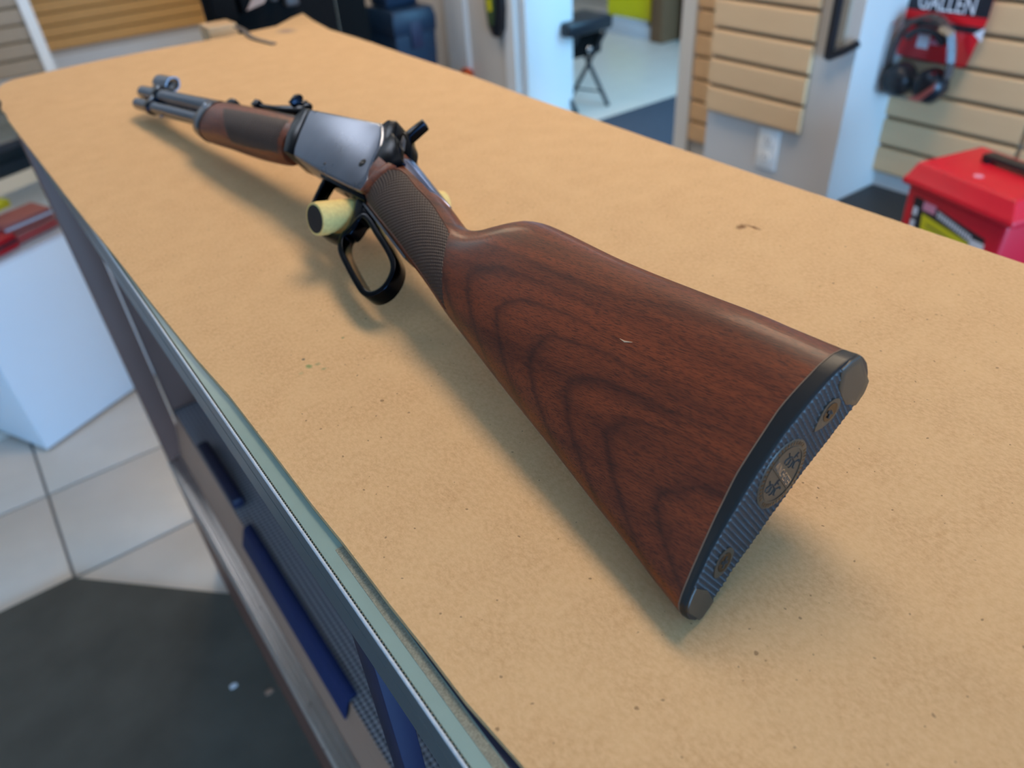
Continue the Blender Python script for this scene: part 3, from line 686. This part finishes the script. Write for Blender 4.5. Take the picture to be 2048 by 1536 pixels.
RP('trigger', MB().band(smooth_path([(14.62, -1.5), (14.55, -1.58), (14.50, -1.66), (14.48, -1.70)], 4), 0.12, sw, -0.09, 0.09), 'black_steel', bevel=0.02)

# fore-end
FT = spl([(18.6, 0.26), (20, 0.30), (22, 0.32), (24, 0.31), (25.5, 0.29)]); FB = spl([(18.5, -1.22), (19.3, -1.32), (21, -1.36), (23, -1.32), (24.6, -1.32), (25.5, -1.22)])
FH = [(18.5, 0.52), (19.2, 0.60), (21, 0.64), (23.5, 0.62), (25.5, 0.52)]
def fside(u, w):
    a, b = interp(FT, u), interp(FB, u); t = max(-1, min(1, (2*w-a-b)/(a-b))); n = 2.25
    return interp(FH, u)*max(0, 1-abs(t)**n)**(1/n)
def fring(u, k=1.0):
    a, b = interp(FT, u), interp(FB, u); L = []; R = []
    for t in TAUS:
        w = (a+b)/2+t*(a-b)/2*k; s = interp(FH, u)*max(0, 1-abs(t)**2.25)**(1/2.25)*k
        L.append((-s, u, w)); R.append((s, u, w))
    return L+R[-2:0:-1]
fe = RP('forend', MB().rings([fring(18.6+0.23*i) for i in range(31)]), 'walnut', smooth=True, sharp=50, label='walnut fore-end')
ft = [(23.85, -0.16), (22, -0.12), (20.5, -0.09), (19.0, -0.06)]; fb = [(22.1, -1.29), (21.2, -1.31), (20, -1.29), (18.75, -1.20)]
for sgn in (-1, 1):
    RP('forend_checkering', checker_patch(sgn, ft, fb, 220, 80, fside, 0.10, 0.0, 0.8), 'checker', fe, smooth=True, sharp=80, label='dark checkering on the fore-end')
RP('forend_cap', MB().rings([fring(25.05, 1.02), fring(25.15, 1.06), fring(25.75, 1.0), fring(25.95, 0.88)]), 'blued', smooth=True, sharp=30, label='steel fore-end cap')
RP('cap_screw', disc(25.5, -0.22, 0.10, -0.565, -0.4), 'chrome', smooth=True)
RP('cap_band', MB().rings([fring(24.98, 1.045), fring(25.10, 1.045)]), 'black_steel', smooth=True)

def cyl(u0, u1, r0, r1, w, seg=28, ch=0.03):
    rg = []
    for u, r in ((u0, r0), (u1-ch, r1), (u1, r1-ch)):
        rg.append([(r*math.cos(2*math.pi*k/seg), u, w+r*math.sin(2*math.pi*k/seg)) for k in range(seg)])
    return MB().rings(rg)
bar = RP('barrel', cyl(18.0, 33.7, 0.36, 0.30, 0.05), 'blued', smooth=True, sharp=30, label='blued round barrel')
RP('muzzle_bore', cyl(33.65, 33.712, 0.11, 0.11, 0.05, 16, 0.001), 'ink_black', bar)
mag = RP('magazine_tube', cyl(25.0, 33.4, 0.26, 0.26, -0.56), 'blued', smooth=True, sharp=30, label='blued magazine tube under the barrel')
RP('magazine_plug', cyl(33.4, 33.5, 0.21, 0.21, -0.56, 20), 'black_steel', mag, smooth=True)
RP('magazine_pin', MB().tube([(-0.02, 30.0, -0.80), (-0.02, 30.0, -0.94)], 0.05, 8), 'blued', mag)
fbp = smooth_path([(0.0, 0.40), (-0.30, 0.26), (-0.35, 0.04), (-0.25, -0.26), (-0.31, -0.56), (-0.16, -0.85), (0.16, -0.85), (0.31, -0.56), (0.25, -0.26), (0.35, 0.04), (0.30, 0.26)], 4, True)
band_ = RP('front_band', MB().prism(fbp, lambda a, b, c: (a, c, b), 31.35, 31.85), 'black_steel', bevel=0.04, label='front barrel band')
for w, s in ((0.22, -0.345), (-0.28, -0.29)):
    RP('band_screw', disc(31.6, w, 0.12, s, -0.1, 14), 'chrome', band_, smooth=True)
# hooded front sight
fs_ = RP('front_sight', MB().prism([(33.0, 0.30), (32.8, 0.50), (31.0, 0.50), (30.7, 0.30)], sw, -0.13, 0.13).prism([(32.0, 0.50), (31.9, 0.88), (31.65, 0.88), (31.6, 0.50)], sw, -0.04, 0.04), 'black_steel', bevel=0.03)
hood = smooth_path([(-0.17, 0.46), (-0.25, 0.68), (-0.22, 0.91), (0.0, 1.08), (0.22, 0.91), (0.25, 0.68), (0.17, 0.46)], 4)
RP('sight_hood', MB().band(hood, 0.05, lambda a, b, c: (a, c, b), 31.3, 32.9), 'blued', fs_, smooth=True, sharp=40)
# rear sight
rs = RP('rear_sight', MB().prism([(23.1, 0.44), (22.9, 0.54), (21.5, 0.58), (20.4, 0.72), (19.9, 0.78), (19.5, 0.74), (19.5, 0.52), (21, 0.44)], sw, -0.17, 0.17), 'black_steel', bevel=0.03, label='blued leaf rear sight')
RP('sight_leaf', MB().prism([(-0.30, 0.70), (-0.30, 1.02), (-0.20, 1.16), (-0.07, 1.16), (0.0, 0.98), (0.07, 1.16), (0.20, 1.16), (0.30, 1.02), (0.30, 0.70)], lambda a, b, c: (a, c, b), 20.2, 20.42), 'black_steel', rs, bevel=0.02)
RP('sight_elevator', MB().prism([(20.7, 0.60), (20.7, 0.75), (19.6, 1.0), (19.45, 0.85)], sw, -0.08, 0.08), 'black_steel', rs, bevel=0.02)
RP('sight_dovetail', MB().prism([(23.0, 0.40), (22.95, 0.66), (22.6, 0.66), (22.5, 0.40)], sw, -0.22, 0.22), 'black_steel', rs, bevel=0.03)
RP('barrel_band_nub', MB().prism([(25.2, 0.38), (25.0, 0.56), (24.6, 0.56), (24.4, 0.38)], sw, -0.14, 0.14), 'black_steel', bar, bevel=0.04)

# ================================================================== CORK ROLL through the guard
ca = Vector((6.40, 18.30, -8.16)); cbv = Vector((10.75, 18.86, -9.24)); dirv = (cbv-ca).normalized(); clen = (cbv-ca).length
ck = thing('cork_roll', 'cream cork roll with a black rubber core pushed through the trigger guard', 'cork roll', tuple(cbv+Vector((0, 0, -0.44))))
off = (ca-(cbv+Vector((0, 0, -0.44))))
rr = [0.44, 0.455, 0.455, 0.45, 0.45, 0.44, 0.40, 0.26]; tt = [0.0, 0.03, 0.2, 0.5, 0.8, 0.93, 0.98, 1.0]
mk('cork_sleeve', MB().tube([off+dirv*clen*t for t in tt], rr, 28), 'cork', ck, smooth=True, sharp=50)
mk('rubber_core', MB().tube([off-dirv*0.02, off+dirv*0.1], 0.375, 24), 'rubber', ck, smooth=True, sharp=40)

# ================================================================== RIGHT SIDE THINGS
t = thing('wall_outlet', 'white double power outlet on the grey wall pier', 'outlet', (70, 49.4, -32.8))
mk('cover_plate', MB().box((-0.22, -1.38, 0), (0, 1.38, 4.5)), 'outlet', t, bevel=0.1)
for z in (1.30, 3.2):
    r_ = mk('receptacle', MB().prism([(0.62*math.cos(k*math.pi/8), 0.62*math.sin(k*math.pi/8)*0.9) for k in range(16)], lambda a, b, c: (c, a, z+b), -0.30, -0.20), 'outlet', t)
    for dy in (-0.24, 0.24): mk('slot', MB().box((-0.31, dy-0.07, z-0.05), (-0.295, dy+0.07, z+0.36)), 'slot', r_)
    mk('slot', MB().box((-0.31, -0.12, z-0.42), (-0.295, 0.12, z-0.2)), 'slot', r_)

t = thing('display_bracket', 'black steel display bracket with foot on the edge of the wall pier', 'bracket', (69.6, 43.6, -20.1))
mk('upright', MB().box((-0.6, -0.25, 0.0), (0.0, 0.45, 32)), 'black_plastic', t, bevel=0.08)
mk('foot', MB().tube([(-0.4, 0.1, 0.15), (-0.2, -1.3, 0.85), (-0.1, -2.6, 1.75)], 0.36, 8), 'black_plastic', t, smooth=True)
mk('backing_strip', MB().box((0.0, -0.95, 1.2), (0.4, -0.28, 32)), 'slat_grey', t)

# ear-defender pack
t = thing('ear_defender_pack', 'red and black carded ear defenders in clear blister on the slat wall', 'package', (77.4, 38.0, -24.2))
yb = lambda y: 38.0-y      # local helper: card seen with +Y to the left
card = [(4.1, 4.0), (4.1, 14), (-4.3, 14), (-4.3, 8.2), (-3.75, 4.6), (-3.0, 3.8)]
mk('card', MB().prism([(4.1, 3.4), (4.1, 14), (-4.4, 14), (-4.4, 7.6), (-3.7, 3.4), (-3.2, 3.2)], lambda a, b, c: (c, a, b), -0.05, 0.0), 'red_card', t)
mk('header_panel', MB().box((-0.08, -4.4, 7.6), (-0.05, 4.1, 14)), 'black_card', t)
mk('dark_stripe', MB().box((-0.08, -4.4, 6.2), (-0.05, 4.1, 6.8)), 'black_card', t)
for y, s in ((3.75, 1), (-4.0, -1)):
    mk('white_flash', MB().prism([(y+0.35, 6.7), (y-0.30*s, 6.3), (y+0.35, 5.9)] if s > 0 else [(y-0.4, 6.8), (y+0.45, 6.2), (y-0.4, 5.6)], lambda a, b, c: (c, a, b), -0.11, -0.08), 'white_print', t)
vs, fs = text_mesh('GALLEN', 2.1, 0.01)
mk('printed_name', MB().add([(-0.10+z, -0.4-x*0.72, 8.35+y) for x, y, z in vs], fs), 'white_print', t)
mk('price_tag', MB().box((-1.0, -0.1, 4.55), (-0.97, 1.05, 5.75)), 'white_print', t)
mk('pink_tag', MB().box((-0.98, -1.05, 5.0), (-0.95, -0.15, 5.4)), 'pink_print', t)
hb = smooth_path([(3.2, 2.4), (3.05, 4.2), (2.3, 6.2), (0.9, 7.3), (-0.7, 7.3), (-2.2, 6.0), (-2.8, 4.2), (-2.95, 2.4)], 5)
mk('headband', MB().band(hb, 0.32, lambda a, b, c: (c, a, b), -2.0, -0.8), 'grey_plastic', t, bevel=0.06)
mk('headband_cushion', MB().band(smooth_path([(1.9, 5.4), (0.9, 6.2), (-0.7, 6.2), (-1.9, 5.3)], 5), 0.6, lambda a, b, c: (c, a, b), -1.9, -0.9), 'black_plastic', t, bevel=0.1)
for y in (1.75, -1.45):
    rg = []
    for x, k in ((-0.4, 0.72), (-0.6, 0.98), (-1.6, 1.0), (-2.2, 0.86), (-2.6, 0.5)):
        rg.append([(x, y+1.55*k*math.cos(a*math.pi/10), 1.5+1.6*k*math.sin(a*math.pi/10)) for a in range(20)])
    e = mk('ear_cup', MB().rings(rg), 'black_plastic', t, smooth=True, sharp=50)
    mk('cup_stripe', MB().box((-2.5, y-1.1, 2.1), (-2.0, y+1.1, 2.35)), 'grey_plastic', e)
mk('chrome_stud', MB().tube([(-2.7, -1.9, 2.7), (-2.2, -1.9, 2.7)], 0.3, 12), 'chrome', t, smooth=True)
mk('maroon_panel', MB().prism([(-0.2, 0.3), (-1.4, 1.0), (-2.6, 2.2), (-2.6, 1.6), (-1.5, 0.3)], lambda a, b, c: (c, a, b), -2.75, -2.6), 'maroon', t)
bl = []
for x, k in ((0.0, 1.0), (-2.4, 0.97), (-2.9, 0.85)):
    bl.append([(x, 0.1+k*a, 3.6+k*b) for a, b in [(3.9, -3.6), (4.0, 0.5), (3.2, 3.2), (0, 4.2), (-3.2, 3.2), (-3.9, 0.5), (-3.6, -2.2), (-2.6, -3.6)]])
mk('blister_shell', MB().rings(bl), 'blister', t, smooth=True, sharp=30)

# low dark cabinet and red dry box
t = thing('low_cabinet', 'low charcoal cabinet under the slat wall, red box on its top', 'cabinet', (66, 15, FL))
mk('cabinet_body', MB().box((-8, -45, 0), (12.7, 26, 11.3)), 'dark', t, bevel=0.15)
mk('cabinet_top', MB().box((-8.5, -45.4, 11.3), (12.7, 26.2, 12.08)), 'dark', t, bevel=0.12)
for k in range(4): mk('cabinet_door', MB().box((-8.3, -44+17.5*k, 0.8), (-8.0, -27.2+17.5*k, 9.0)), 'dark', t, bevel=0.05)
t = thing('red_dry_box', 'red plastic ammunition dry box with black handle and yellow label', 'box', (61.3, 22.6, -34.7), -0.253)
body = [[(x*k, y*k, z) for x, y in [(-3.5, -4.6), (3.5, -4.6), (3.5, 4.6), (-3.5, 4.6)]] for z, k in ((0, 0.93), (9.5, 1.0))]
mk('box_body', MB().rings(body), 'red', t, bevel=0.3, seg=3)
lid = [[(x*k, y*k, z) for x, y in [(-3.8, -5.0), (3.8, -5.0), (3.8, 5.0), (-3.8, 5.0)]] for z, k in ((9.5, 1.0), (9.7, 1.02), (10.1, 1.01), (10.3, 0.97), (11.25, 0.89), (11.4, 0.86))]
ld = mk('box_lid', MB().rings(lid), 'red', t, bevel=0.18, seg=3)
mk('lid_mark', MB().tube([(-2.0, 0.0, 11.3), (-2.0, 0.0, 11.42)], 0.36, 14), 'pink_print', ld)
hd = mk('handle', MB().box((0.4, -3.6, 11.7), (1.5, 2.0, 12.05)).box((0.4, -3.6, 11.3), (1.5, -3.0, 11.8)).box((0.4, 1.4, 11.3), (1.5, 2.0, 11.8)), 'black_plastic', t, bevel=0.1)
def lab(name, poly, mat, d): mk(name, MB().prism(poly, lambda a, b, c: (c-3.52+(9.5-b)*0.026, a, b+1.9), -d-0.02, -d), mat, t)
lab('label', [(3.5, 1.6), (3.7, 6.9), (3.1, 6.9), (-3.2, 6.0), (-3.2, 1.6)], 'black_card', 0.03)
lab('label_field', [(2.1, 1.7), (2.6, 5.8), (-2.0, 5.2), (-2.0, 1.7)], 'yellow_print', 0.06)
lab('label_logo', [(2.7, 6.1), (2.7, 6.8), (1.5, 6.8), (1.5, 6.1)], 'pink_print', 0.06)
lab('label_tag', [(-2.1, 3.0), (-2.1, 5.6), (-3.3, 5.6), (-3.3, 3.0)], 'white_print', 0.07)
lab('label_arrow', [(-0.6, 1.8), (-0.7, 3.6), (-1.0, 4.4), (-1.4, 3.6), (-1.4, 1.8)], 'maroon', 0.09)
for k in range(13):
    y = 1.2-0.26*k; z = 6.0-0.055*k
    lab('label_letter', [(y, z), (y, z+0.5), (y-0.16, z+0.5), (y-0.16, z)], 'white_print', 0.08)
for k in range(6):
    z = 5.0-0.5*k
    lab('label_line', [(2.0, z), (2.0, z+0.12), (-1.6, z-0.3), (-1.6, z-0.42)], 'dark', 0.065)
for k in range(3):
    lab('label_side_mark', [(3.5, 3.2+k*1.1), (3.5, 3.9+k*1.1), (3.1, 3.9+k*1.1), (3.1, 3.2+k*1.1)], 'white_print', 0.07)

# ================================================================== DOORWAY ROOM THINGS
t = thing('folding_stool', 'folding stool with dark fabric seat and crossed grey legs beyond the doorway', 'stool', (103.5, 117.5, FL))
for a, b in (((-1.5, 4.3, 0), (1.0, -3.6, 14)), ((1.5, -4.3, 0), (-1.0, 3.6, 14)), ((-9, 5.0, 0), (-5, -2.6, 14)), ((-6, -3.4, 0), (-9, 4.4, 14))):
    mk('leg', MB().tube([a, b], 0.42, 8), 'dark', t, smooth=True)
mk('crossbar', MB().tube([(-1.2, 3.5, 2.6), (1.3, -3.3, 2.6)], 0.18, 8), 'dark', t)
mk('seat_fabric', MB().box((-10, -1.5, 9.5), (2.4, 5.6, 16.5)), 'black_case', t, bevel=0.8, seg=3)
mk('seat_pad', MB().box((-9, -4.6, 14.4), (2.2, 3.8, 16.9)), 'black_plastic', t, bevel=0.6, seg=3)
mk('pivot_cap', MB().rings([[(-1.5+r*math.cos(k*math.pi/6), -1.6+x, 11+r*math.sin(k*math.pi/6)) for k in range(12)] for x, r in ((0, 0.5), (-0.35, 0.62), (-0.6, 0.4))]), 'chrome', t, smooth=True)

t = thing('shelf_unit', 'white and brown shelf unit against the back room wall', 'shelf', (152, 150, FL))
mk('shelf_board', MB().box((-3, -5, 0.8), (18, 24, 2.4)), 'shelf_white', t, bevel=0.1)
mk('shelf_board', MB().box((-3, -26, 14.8), (18, -9.5, 15.6)), 'wood_post', t, bevel=0.1)
mk('side_board', MB().box((-4, -9.5, 0), (18, -5.5, 40)), 'wood_post', t, bevel=0.1)
mk('front_lip', MB().box((-3.4, -5, 0.0), (-3, 24, 3.2)), 'shelf_white', t, bevel=0.05)
mk('back_board', MB().box((18, -28, 0), (18.6, 26, 40)), 'dark', t)
ORD = ['nearest to', 'second from', 'third from', 'fourth from', 'fifth from', 'sixth from', 'farthest from']
for k in range(7):
    o = mk('yellow_bag', MB().rings([[(x*s, y*s, z) for x, y in [(-1.8, -0.9), (1.8, -0.9), (1.8, 0.9), (-1.8, 0.9)]] for z, s in ((0, 0.9), (1.5, 1.05), (9, 1.0), (10.2, 0.7))]), 'yellow', bevel=0.2)
    o.location = P(151.8, 148+2.3*k, FL+3.6); tag(o, 'bright yellow bag on the white shelf, '+ORD[k]+' the brown side board', 'bag', 'yellow bags on the white shelf')
for k in range(6):
    o = mk('small_white_pot', MB().rings([[(r*math.cos(a*math.pi/6), r*math.sin(a*math.pi/6), z) for a in range(12)] for z, r in ((0, 0.7), (1.6, 0.8), (1.8, 0.5))]), 'shelf_white', smooth=True, sharp=40)
    o.location = P(149.6, 148+2.2*k, FL+2.4); tag(o, 'small white pot on the shelf edge, '+(ORD[:5]+ORD[6:])[k]+' the brown side board', 'pot', 'white pots on the shelf edge')
o = mk('dark_crate', MB().box((-5, -6, 0), (5, 6, 12)), 'black_case', bevel=0.4); o.location = P(158, 133, FL); tag(o, 'dark crate on the floor beside the brown shelf side', 'crate')

# things on the grey wall left of the doorway
t = thing('hanging_pack', 'dark green and yellow pack hanging on the grey wall', 'package', (85.4, 121.8, -31.5))
mk('pack_body', MB().rings([[(x, y*k, z) for x, y in [(-1.2, -2.6), (0, -3.0), (0, 3.0), (-1.2, 2.6)]] for z, k in ((0, 0.35), (1.5, 0.8), (5, 1.0), (14, 1.0))]), 'black_plastic', t, bevel=0.3)
mk('pack_print', MB().prism([(1.4, 2.2), (2.0, 6), (1.6, 12), (-0.8, 12), (-0.6, 5), (0.2, 2.0)], lambda a, b, c: (c, a, b), -1.4, -1.2), 'green_pack', t)
mk('pack_flash', MB().prism([(1.2, 4.2), (1.5, 6.2), (0.2, 6.6), (0.0, 4.6)], lambda a, b, c: (c, a, b), -1.5, -1.4), 'yellow_print', t)
t = thing('orange_knob', 'small orange knob low on the grey wall', 'knob', (85.6, 133.0, -41))
mk('knob_body', MB().rings([[(-x, r*math.cos(k*math.pi/7), 1+r*math.sin(k*math.pi/7)) for k in range(14)] for x, r in ((0, 0.8), (0.8, 1.3), (1.8, 1.2), (2.0, 0.6))]), 'orange', t, smooth=True, sharp=40)

# ================================================================== BEHIND AND AT THE END OF THE COUNTER
def hard_case(label, loc, sx, sy, sz, rz, mat):
    t = thing('storage_tote', label, 'tote', loc, rz, 'dark blue totes behind the counter')
    mk('tub', MB().rings([[(x*k, y*k, z) for x, y in [(-sx, -sy), (sx, -sy), (sx, sy), (-sx, sy)]] for z, k in ((0, 0.90), (sz*0.82, 1.0))]), mat, t, bevel=0.4, seg=3)
    mk('lid', MB().rings([[(x*k, y*k, z) for x, y in [(-sx, -sy), (sx, -sy), (sx, sy), (-sx, sy)]] for z, k in ((sz*0.80, 1.04), (sz*0.92, 1.05), (sz, 0.96))]), mat, t, bevel=0.3, seg=3)
    for s in (-1, 1): mk('clasp', MB().box((-1.2, s*(sy*1.05)-0.15, sz*0.68), (1.2, s*(sy*1.05)+0.15, sz*0.90)), 'navy', t, bevel=0.1)
hard_case('lower of two dark blue totes stacked behind the counter', (73.1, 136.6, FL), 4.4, 5.25, 20.8, 0.0, 'blue_case')
hard_case('upper of two dark blue totes stacked behind the counter', (72.9, 137.9, FL+20.9), 3.7, 3.5, 16, 0.0, 'blue_case')
o = mk('black_case_bag', MB().rings([[(x, y*k, (z*k+9)*1.9) for y, z in [(-9, -8), (-10, 0), (-8, 8), (8, 8), (10, 0), (9, -8)]] for x, k in ((-9, 0.8), (-7.5, 1.0), (7.5, 1.0), (9, 0.8))]), 'black_case', bevel=1.0, seg=3)
o.location = P(62, 153.5, FL); tag(o, 'wide black nylon case bag standing behind the tall gear bag', 'bag')
o = mk('black_gear_bag', MB().rings([[(x*k, y*k, z) for x, y in [(-3.2, -8.0), (3.2, -8.0), (3.2, 8.0), (-3.2, 8.0)]] for z, k in ((0, 0.9), (3, 1.0), (30, 1.0), (34, 0.8))]), 'black_case', bevel=0.6, seg=3)
o.location = P(55.5, 128.2, FL); tag(o, 'tall black gear bag standing beyond the counter corner', 'bag')
o = mk('olive_tube_bag', MB().rings([[(x*k, y*k, z) for x, y in [(-1.8, -2.0), (1.8, -2.0), (1.8, 2.0), (-1.8, 2.0)]] for z, k in ((0, 0.9), (1, 1.0), (27.5, 1.0), (28.4, 0.8))]), 'slat_grey', bevel=0.3)
o.location = P(50.5, 119.8, FL); tag(o, 'narrow olive tube bag standing against the black gear bag', 'bag')

# black stand with pouches beyond the far edge of the counter
t = thing('rack_stand', 'black rack of nylon cases standing beyond the far end of the counter', 'rack', (20, 59.5, FL))
mk('rack_panel', MB().box((-3.4, 0, 0), (6.4, 1.2, 44)), 'black_case', t, bevel=0.2)
mk('rack_base', MB().box((-4, -1.2, 0), (5, 5, 1.4)), 'black_plastic', t, bevel=0.2)
for x, z, m, w, h in ((-2.4, 36.6, 'black_case', 0.9, 2.4), (-0.4, 36.9, 'black_case', 0.8, 2.3), (1.4, 37.4, 'grey_plastic', 0.35, 1.3), (2.7, 36.9, 'grey_plastic', 0.55, 2.0)):
    mk('case_pouch', MB().box((x-w, -0.9, z), (x+w, 0.0, z+h)), m, t, bevel=0.25, seg=3)
mk('tan_badge', MB().prism([(-0.9, 37.2), (0.5, 37.5), (0.9, 38.0), (-0.3, 37.9)], lambda a, b, c: (a, c, b), -1.0, -0.85), 'tan', t)
o = mk('cream_carton', MB().box((0, 0, 0), (2.0, 2.0, EYE-9.75)), 'slat', bevel=0.1); o.location = P(15.3, 55.8, FL); tag(o, 'tall cream carton standing just behind the far counter edge', 'carton')
o = mk('dark_strap', MB().band(smooth_path([(16.2, 52.6), (16.3, 51.4), (16.1, 49.6), (16.25, 47.9), (16.4, 46.8)], 5), 0.32, lambda a, b, c: (a, b, c+max(0, (b-50.5)*0.12)), 0.01, 0.09), 'grey_plastic')
o.location = P(0, 0, ZT); tag(o, 'grey-brown strap end lying on the far end of the cardboard', 'strap')

# ================================================================== WHITE TOWER CASE, lower left
ang = math.atan2(0.447, 0.894)
t = thing('tower_showcase', 'white pedestal showcase with glass top standing across the aisle', 'showcase', (-6.7, 72.5, FL), ang)
mk('pedestal', MB().box((0, 0, 0.3), (19, 15, 18.4)), 'white_case', t, bevel=0.08)
mk('plinth_shadow_gap', MB().box((0.3, 0.3, 0), (18.7, 14.7, 0.3)), 'dark', t)
mk('deck', MB().box((0, 0, 18.4), (19, 15, 18.75)), 'shelf_white', t, bevel=0.05)
for a, b in (((0, 0.0, 18.75), (19, 0.15, 27)), ((0, 14.85, 18.75), (19, 15, 27)), ((0, 0.15, 18.75), (0.15, 14.85, 27)), ((18.85, 0.15, 18.75), (19, 14.85, 27))):
    mk('glass_pane', MB().box(a, b), 'glass', t)
mk('back_panel', MB().box((0.3, 14.2, 20.5), (18.7, 14.6, 27)), 'dark', t)
mk('mid_shelf', MB().box((0.4, 8.6, 23.4), (18.6, 14.6, 23.7)), 'glass', t)
mk('roof_glass', MB().box((0.5, 0.5, 27.1), (18.5, 14.5, 27.3)), 'glass', t)
for a, b in (((0, 0, 27), (19, 0.6, 27.6)), ((0, 14.4, 27), (19, 15, 27.6)), ((0, 0.6, 27), (0.6, 14.4, 27.6)), ((18.4, 0.6, 27), (19, 14.4, 27.6))):
    mk('roof_frame', MB().box(a, b), 'dark', t, bevel=0.05)
def tower_item(name, label, cat, x, y, z, sx, sy, sz, mat, rz=0.0, strip=None):
    o = thing(name, label, cat, (0, 0, 0)); o.location = t.matrix_basis @ Vector((x*IN, y*IN, z*IN)) if False else (P(-6.7, 72.5, FL)+Matrix.Rotation(ang, 3, 'Z') @ Vector((x*IN, y*IN, z*IN)))
    o.rotation_euler = (0, 0, ang+rz)
    b = mk('box_carton', MB().box((-sx/2, -sy/2, 0), (sx/2, sy/2, sz)), mat, o, bevel=0.06)
    if strip: mk('printed_band', MB().box((-sx/2-0.01, -sy/2-0.02, sz*0.4), (sx/2+0.01, -sy/2-0.005, sz*0.62)), strip, o)
tower_item('ammunition_carton', 'lower red-brown carton of the stack in the tower showcase', 'carton', 9.6, 3.0, 18.8, 4.6, 3.0, 0.95, 'maroon', 0.06, 'red_card')
tower_item('ammunition_carton', 'upper red-brown carton of the stack in the tower showcase', 'carton', 9.3, 3.2, 19.8, 4.6, 3.0, 0.95, 'maroon', -0.05, 'white_print')
tower_item('ammunition_carton', 'red and grey carton at the left front of the tower showcase', 'carton', 5.6, 2.2, 18.8, 3.0, 2.4, 1.3, 'red_card', 0.1, 'dark')
tower_item('yellow_carton', 'yellow carton standing behind the red-brown cartons in the tower showcase', 'carton', 10.2, 8.8, 18.8, 2.6, 1.8, 1.8, 'yellow_print', 0.1, 'white_print')
tower_item('white_carton', 'white carton behind the pink-topped carton in the tower showcase', 'carton', 7.0, 5.6, 18.8, 3.4, 1.6, 1.7, 'white_print', 0.0, 'shelf_white')
tower_item('pink_carton', 'small pink carton leaning by the white carton in the tower showcase', 'carton', 6.5, 4.0, 18.8, 1.4, 1.0, 1.9, 'pink_print', 0.0)
tower_item('white_carton', 'flat white carton on the right of the red-brown stack in the tower showcase', 'carton', 13.6, 4.6, 18.8, 2.2, 4.0, 0.8, 'white_print', 0.0)
